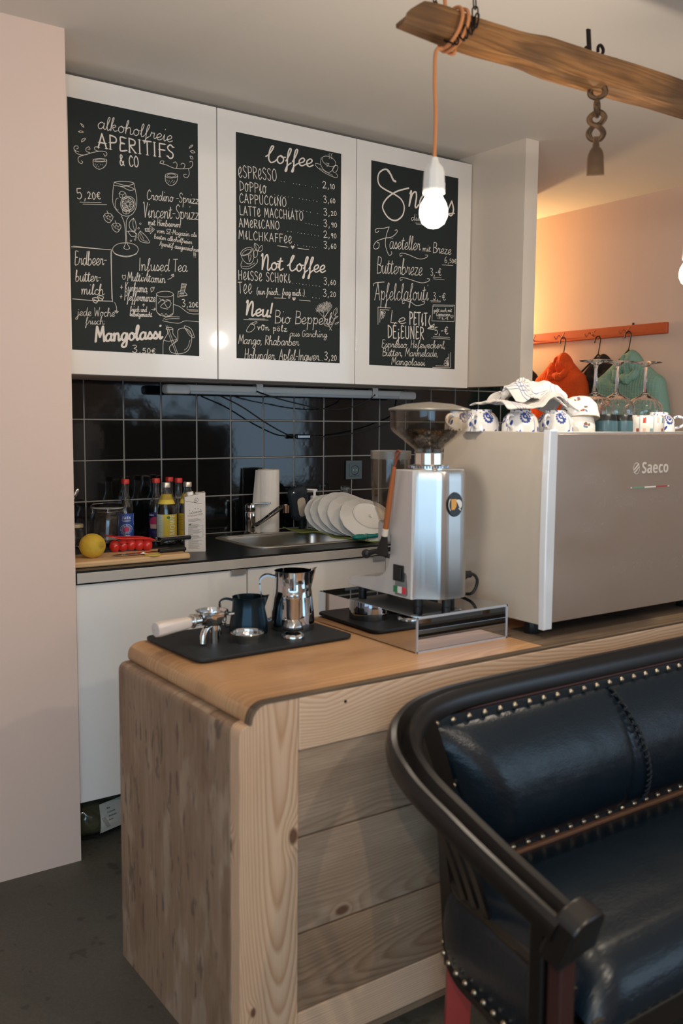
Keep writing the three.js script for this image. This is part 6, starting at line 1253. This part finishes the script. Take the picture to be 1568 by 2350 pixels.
// ───────────────────────── coat rail, hangers and hoodies ─────────────────────────
{
  const t = thing('coat_rail', 'orange-red wooden coat rail on the peach wall', 'coat rail', [2.68, 1.832, 0.02]);
  part('board', box(0.022, 0.054, 1.115, -0.0115, 0, 0, 0.004), M.rail, t);
  for (const z of [-0.29, -0.085, 0.12, 0.335]) part('peg', [capped([[-0.022, -0.012, z], [-0.05, 0.004, z + 0.012], [-0.066, -0.008, z + 0.03], [-0.07, 0.012, z + 0.05]], 0.0028), capped([[-0.022, -0.012, z], [-0.05, 0.004, z - 0.006], [-0.064, -0.016, z - 0.012], [-0.072, -0.002, z - 0.016]], 0.0028)], std({ color: 0xb55a36, roughness: 0.4 }), t);
  part('nail', xf(cyl(0.006, 0.006, 0.004, 0, 0, 0, 16), [-0.002, 0.034, 0.35], [0, 0, PI / 2]), M.black, t);
}
function hanger(label, z, x = 2.6, y = 1.815) {
  const t = thing('clothes_hanger', label, 'hanger', [x, y, z], -PI / 2);
  part('hook', capped([[-0.024, -0.024, 0], [-0.018, -0.002, 0], [-0.002, 0.006, 0], [0.011, -0.006, 0], [0.009, -0.035, 0], [0.0, -0.085, 0]], 0.0032, 50), M.black, t);
  part('arms', [capped([[0, -0.085, 0], [-0.05, -0.128, 0], [-0.1, -0.168, 0]], 0.0045), capped([[0, -0.085, 0], [0.05, -0.128, 0], [0.1, -0.168, 0]], 0.0045)], M.black, t);
}
function hoodie(label, z, hex, w, dy, s, x = 2.6) {
  const t = thing('hoodie', label, 'hoodie', [x, 1.815 + dy, z], -PI / 2);
  const body = (X, Y, Z) => {
    const f = 0.006 * Math.sin(X * 60 + Y * 9) * Math.min(1, Math.max(0, -Y - 0.2) * 6);
    let d = smin(capsule(X, Y, Z, [-w * 0.42, -0.205, 0], [-0.035, -0.128, 0], 0.034, 0.036), capsule(X, Y, Z, [w * 0.42, -0.205, 0], [0.035, -0.128, 0], 0.034, 0.036), 0.03);
    const q = Math.hypot(Math.max(Math.abs(X) - w * 0.38, 0), Math.max(Math.abs(Z) - 0.02, 0), Math.max(Math.abs(Y + 0.44) - 0.22, 0)) - 0.03 - f; d = smin(d, q, 0.035);
    for (const k of [-1, 1]) d = smin(d, capsule(X, Y, Z, [k * w * 0.43, -0.22, 0], [k * (w * 0.55 + 0.04), -0.55, 0.012], 0.045, 0.042) - f, 0.012);
    return d;
  };
  const hood = (X, Y, Z) => {
    let d = smin(ellipsoid(X, Y, Z, [0.01, -0.128, -0.004], [0.062, 0.048, 0.046]), ellipsoid(X, Y, Z, [0.006, -0.105, -0.004], [0.036, 0.042, 0.034]), 0.03);
    for (const [p, q] of [[[-0.062, -0.15, 0.012], [-0.03, -0.185, 0.042]], [[-0.03, -0.185, 0.042], [0.03, -0.19, 0.046]], [[0.03, -0.19, 0.046], [0.08, -0.15, 0.012]]]) d = smin(d, capsule(X, Y, Z, p, q, 0.02, 0.02), 0.014);
    const slit = Math.min(capsule(X, Y, Z, [-0.014, -0.085, 0.05], [-0.022, -0.155, 0.052], 0.016, 0.02), capsule(X, Y, Z, [-0.014, -0.09, 0.03], [-0.018, -0.15, 0.03], 0.01, 0.014)); d = Math.max(d, -slit);
    return d + 0.0028 * Math.sin(X * 120 + Y * 50);
  };
  const m = knit(hex), a = part('body', blob(body, [-w * 0.52 - 0.13, -0.68, -0.09], [w * 0.52 + 0.13, -0.09, 0.1], 60), m, t), b = part('hood', blob(hood, [-0.12, -0.215, -0.09], [0.12, -0.015, 0.1], 56), m, t);
  for (const o of [a, b]) o.scale.setScalar(s);
  return t;
}
hanger('black hanger under the orange hoodie', 0.0, 2.59); hanger('black hanger above the dark jacket', 0.203, 2.622, 1.808); hanger('black hanger inside the teal hoodie', 0.415, 2.59, 1.815);
hoodie('bright orange waffle-knit hoodie on the left hanger', 0.004, 0xdc5620, 0.29, -0.016, 1.0, 2.575);
hoodie('dark brown hooded jacket hanging between the orange and teal hoodies', 0.215, 0x2a2220, 0.25, -0.035, 0.95, 2.635);
hoodie('teal waffle-knit hoodie on the right hanger', 0.44, 0x86ab9a, 0.33, -0.022, 1.1, 2.57);
{
  const t = thing('dark_coat', 'dark coat at the left end of the rail, cut off by the partition', 'coat', [2.6, 1.81, -0.285], -PI / 2);
  part('body', blob((X, Y, Z) => smin(capsule(X, Y, Z, [0, -0.03, 0], [0.0, -0.2, 0], 0.022, 0.05), Math.hypot(Math.max(Math.abs(X) - 0.035, 0), Math.max(Math.abs(Y + 0.5) - 0.3, 0), Math.max(Math.abs(Z) - 0.02, 0)) - 0.03 - 0.005 * Math.sin(X * 130), 0.05), [-0.12, -0.88, -0.09], [0.12, 0.02, 0.09], 44), std({ color: 0x2b2a2b, roughness: 0.95 }), t);
}
// wall lamp in the passage, behind the partition: the amber glow on the peach wall
{
  const t = thing('wall_lamp', 'small amber wall lamp in the passage behind the partition', 'lamp', [2.55, 1.95, -0.72]);
  part('globe', new THREE.SphereGeometry(0.05, 32, 20), new THREE.MeshStandardMaterial({ color: 0xffffff, emissive: AMBER, emissiveIntensity: 4 }), t);
  part('arm', [xf(cyl(0.012, 0.012, 0.08, 0, 0, 0, 16), [0.088, 0, 0], [0, 0, PI / 2]), xf(cyl(0.035, 0.035, 0.006, 0, 0, 0, 24), [0.127, 0, 0], [0, 0, PI / 2])], M.steel, t);
  const l = new THREE.PointLight(AMBER, 3.2); l.castShadow = true; l.shadow.radius = 2.4; l.name = 'amber_lamp_light'; t.add(l);
}
// ───────────────────────── settee in the foreground ─────────────────────────
{
  const t = thing('settee', 'dark wooden settee with black studded leather, its back against the bar', 'settee', [0, 0, 0]);
  // moulded rail: back, left corner, then the arm sloping down to the front
  const prof = [[0.037, -0.018], [0.04, -0.004], [0.036, 0.011], [0.028, 0.019], [0.018, 0.018], [0.01, 0.006], [0.004, -0.003], [-0.001, 0.004], [-0.008, 0.021], [-0.018, 0.0255], [-0.028, 0.016], [-0.033, 0.004], [-0.033, -0.014], [-0.026, -0.022], [0.03, -0.024]];
  part('top_rail', sweep(prof, [[1.32, 0.788, 1.93], [0.9, 0.788, 1.93], [0.5, 0.789, 1.93], [0.2, 0.79, 1.932], [0.07, 0.787, 1.938], [-0.015, 0.778, 1.955], [-0.07, 0.758, 1.985], [-0.1, 0.73, 2.025], [-0.11, 0.699, 2.08], [-0.11, 0.655, 2.2], [-0.108, 0.62, 2.305], [-0.102, 0.578, 2.435]], 110, 0.5), M.ebony, t);
  part('arm_cap', xf(extrude((() => { const s = new THREE.Shape(); s.moveTo(-0.046, -0.066); s.lineTo(0.046, -0.066); s.lineTo(0.037, 0.008); s.quadraticCurveTo(0.03, 0.028, 0, 0.028); s.quadraticCurveTo(-0.03, 0.028, -0.037, 0.008); s.closePath(); return s; })(), 0.034, 0.005, 3), [-0.09, 0.59, 2.428], [0.36, 0.12, 0], [1, 0.86, 1]), M.ebony, t);
  part('back_board', slab(0.03, 1.32, 0.735, 0.772, 1.935, 1.962, 0.004), M.mahogany, t);
  part('back_shell', xf(extrude(shapeOf([[0.15, 0.45], [1.32, 0.45], [1.32, 0.75], [0.04, 0.75]]), 0.03), [0, 0, 1.925]), M.ebony, t);
  part('lower_rail', slab(0.14, 1.3, 0.43, 0.456, 1.975, 2.03, 0.004), std({ color: 0x6b4a35, roughness: 0.5 }), t);
  // upholstered back: two leather panels with a laced seam
  const X0 = 0.0, X1 = 1.12, XS = 0.556, Y0 = 0.466, Y1 = 0.752;
  const SK = 0.12, bulge = (a, b) => (u, v) => {
    const xs = a + (b - a) * u, U = (xs - X0) / (X1 - X0), x = xs + SK * (1 - v) * (1 - U), e = Math.min(1, U / 0.09), f = Math.min(1, (1 - U) / 0.09), s = (k) => Math.sin(k * PI / 2) ** 0.8;
    const seam = Math.exp(-(((x - XS) / 0.012) ** 2)), h = 0.075 * s(e) * s(f) * Math.pow(Math.sin(PI * Math.min(1, Math.max(0, v))), 0.62) * (1.06 - 0.12 * v);
    return [x, Y0 + (Y1 - Y0) * v - 0.0, 1.962 + 0.05 * (1 - v) + h - 0.006 * seam + 0.0025 * (fbm(x * 22, v * 9, 61, 3) - 0.5)];
  };
  part('back_cushion', [sheet(bulge(X0, XS - 0.002), 70, 40, 0.01), sheet(bulge(XS + 0.002, X1), 70, 40, 0.01)], M.leather, t, 'padded black leather back');
  { const f = bulge(XS - 0.01, XS + 0.01), tie = []; for (let i = 0; i < 18; i++) { const v = 0.05 + i * 0.052, p = f(0.5, v), q = f(0.5, v + 0.035); tie.push(capped([[p[0] - 0.006, p[1], p[2] + 0.005], [(p[0] + q[0]) / 2, (p[1] + q[1]) / 2, p[2] + 0.009], [q[0] + 0.006, q[1], q[2] + 0.005]], 0.0034, 8, 6)); } part('laced_seam', tie, M.leather, t); }
  const stud = xf(new THREE.SphereGeometry(0.0072, 14, 8, 0, 2 * PI, 0, PI / 2), [0, 0, 0], [PI / 2, 0, 0]), put = (x, y, z, rx = 0, ry = 0) => { const m = part('stud', stud, M.stud, t); m.position.set(x, y, z); m.rotation.set(rx, ry, 0); };
  part('piping', [box(X1 - X0, 0.022, 0.006, (X0 + X1) / 2, Y1 + 0.004, 1.9665, 0.002), box(X1 - X0 - SK, 0.022, 0.006, (X0 + X1 + SK) / 2, Y0 - 0.002, 2.0165, 0.002), xf(box(0.016, Math.hypot(Y1 - Y0, SK), 0.006, 0, 0, 0, 0.002), [X0 - 0.002 + SK / 2, (Y0 + Y1) / 2, 1.9915], [-0.175, 0, Math.atan2(SK, Y1 - Y0), 'YXZ'])], M.leather, t);
  for (let x = X0 + 0.02; x < X1; x += 0.0455) { put(x, Y1 + 0.005, 1.97); if (x > X0 + SK) put(x, Y0 - 0.002, 2.02); }
  for (let y = Y0 + 0.05; y < Y1 - 0.02; y += 0.055) put(X0 - 0.002 + SK * (1 - (y - Y0) / (Y1 - Y0)), y, 1.97 + 0.05 * (1 - (y - Y0) / (Y1 - Y0)));
  const sideX = (z) => { const q = [[1.95, 0.2], [1.975, 0.1], [2.0, 0.06], [2.05, 0.025], [2.15, 0.0], [2.3, -0.02], [2.46, -0.04]]; for (let i = 1; i < q.length; i++) if (z <= q[i][0] || i === q.length - 1) { const k = (z - q[i - 1][0]) / (q[i][0] - q[i - 1][0]); return q[i - 1][1] + (q[i][1] - q[i - 1][1]) * k; } };
  // seat: rounded leather pad with a studded front border
  part('seat', sheet((u, v) => {
    let x = u, e = Math.min(1, u / 0.06), s = Math.sin(e * PI / 2) ** 0.7; let y, z;
    if (v < 0.72) { const k = v / 0.72; z = 1.975 + 0.41 * k; y = 0.425 + 0.035 * Math.sin(Math.min(1, k * 1.15) * PI * 0.62) * s; } else { const k = (v - 0.72) / 0.28, a = k * PI / 2; z = 2.385 + 0.062 * Math.sin(a); y = 0.4 + (0.425 + 0.035 * Math.sin(PI * 0.62) * s - 0.4) * Math.cos(a) - 0.02 * k; }
    const xl = sideX(z); x = xl + (1.155 - xl) * u; return [x, y - (1 - s) * 0.03 + 0.002 * fbm(x * 16, v * 8, 71, 3), z];
  }, 70, 60, 0.012), M.leather, t, 'black leather seat');
  part('seat_rail', [slab(-0.05, 1.16, 0.3, 0.378, 2.4, 2.44, 0.006), slab(0.1, 1.16, 0.3, 0.4, 1.96, 1.99, 0.004), slab(0.06, 1.16, 0.29, 0.385, 1.98, 2.41)], M.ebony, t);
  part('front_border', [box(1.2, 0.024, 0.008, 0.555, 0.382, 2.446, 0.003), capped([[-0.045, 0.366, 2.448], [1.155, 0.366, 2.448]], 0.004, 4), capped([[-0.045, 0.397, 2.447], [1.155, 0.397, 2.447]], 0.0035, 4)], std({ color: 0x3a3022, roughness: 0.4, metalness: 0.2 }), t);
  for (let x = -0.03; x < 1.14; x += 0.03) put(x, 0.382, 2.4515);
  // curved side: rims above and below a studded leather band
  const path = [[0.5, 0, 1.948], [0.24, 0, 1.95], [0.13, 0, 1.957], [0.07, 0, 1.985], [0.036, 0, 2.04], [0.01, 0, 2.15], [-0.016, 0, 2.28], [-0.04, 0, 2.4]], at = (y, dx = 0) => path.map(([x, , z]) => [x + dx, y, z]);
  const bar = (w, h) => [[w, -h], [w, h], [-w, h], [-w, -h]];
  part('side_rim', sweep([[0.012, -0.008], [0.014, 0.002], [0.008, 0.011], [-0.008, 0.011], [-0.012, 0.002], [-0.012, -0.008]], at(0.418), 60, 0.6), M.ebony, t);
  part('side_band', sweep([[0.008, -0.085], [0.02, -0.05], [0.024, 0], [0.02, 0.05], [0.008, 0.085], [-0.006, 0.085], [-0.006, -0.085]], at(0.325), 60, 0.9), M.leather, t, 'black leather side band');
  part('side_rim', sweep([[0.012, -0.008], [0.016, 0.0], [0.01, 0.008], [-0.01, 0.008], [-0.01, -0.008]], at(0.235), 60, 0.6), M.ebony, t);
  { const c = new THREE.CatmullRomCurve3(at(0.27).map((p) => V(...p)), false, 'centripetal'); for (let i = 0; i < 15; i++) { const k = 0.42 + i * 0.039, p = c.getPointAt(k), g = c.getTangentAt(k), n = V(0, 0, 0).crossVectors(g, V(0, 1, 0)); put(p.x + n.x * 0.0235, p.y, p.z + n.z * 0.0235, 0, Math.atan2(n.x, n.z)); } }
  // posts, slats and legs
  part('rear_post', sweep(bar(0.02, 0.018), [[0.078, 0.22, 1.985], [0.06, 0.42, 1.985], [0.035, 0.62, 1.978], [-0.01, 0.765, 1.968]].map(([x, y, z]) => [x, y, z]), 20), M.ebony, t);
  for (const [z, x] of [[2.07, 0.012], [2.108, 0.006], [2.15, -0.002]]) part('slat', sweep(bar(0.008, 0.005), [[x + 0.008, 0.42, z], [x - 0.045, 0.55, z], [-0.098, 0.68 - (z - 2.08) * 0.367, z]], 12), M.ebony, t);
  part('front_post', [slab(-0.125, -0.05, 0.22, 0.572, 2.372, 2.404, 0.006)], M.ebony, t);
  part('front_leg', slab(-0.116, -0.08, 0.0, 0.56, 2.405, 2.437, 0.006), M.mahogany, t, 'reddish front leg');
  part('rear_leg', sweep(bar(0.026, 0.016), [[0.088, 0.262, 1.985], [0.098, 0.13, 1.97], [0.116, 0.0005, 1.945]], 14), M.redWood, t, 'red-painted rear leg');
  part('rear_leg', sweep(bar(0.028, 0.016), [[1.1, 0.25, 1.972], [1.09, 0.13, 1.96], [1.08, 0.0005, 1.94]], 14), M.redWood, t, 'red-painted rear leg');
  part('front_leg', slab(1.1, 1.14, 0.0, 0.4, 2.411, 2.445, 0.006), M.mahogany, t, 'reddish front leg');
}
// white table beyond the settee, outside the picture: it shows in the mirror-polished box
{
  const t = thing('table', 'white-topped table in front of the settee, seen only in the polished steel box', 'table', [1.5, 0, 2.95]);
  part('tabletop', box(1.0, 0.03, 0.7, 0, 0.715, 0, 0.006), M.white, t);
  for (const [x, z] of [[-0.44, -0.29], [0.44, -0.29], [-0.44, 0.29], [0.44, 0.29]]) part('leg', cyl(0.018, 0.024, 0.7, x, 0.35, z, 20), M.greyB, t);
}
renderer.render(scene, camera);
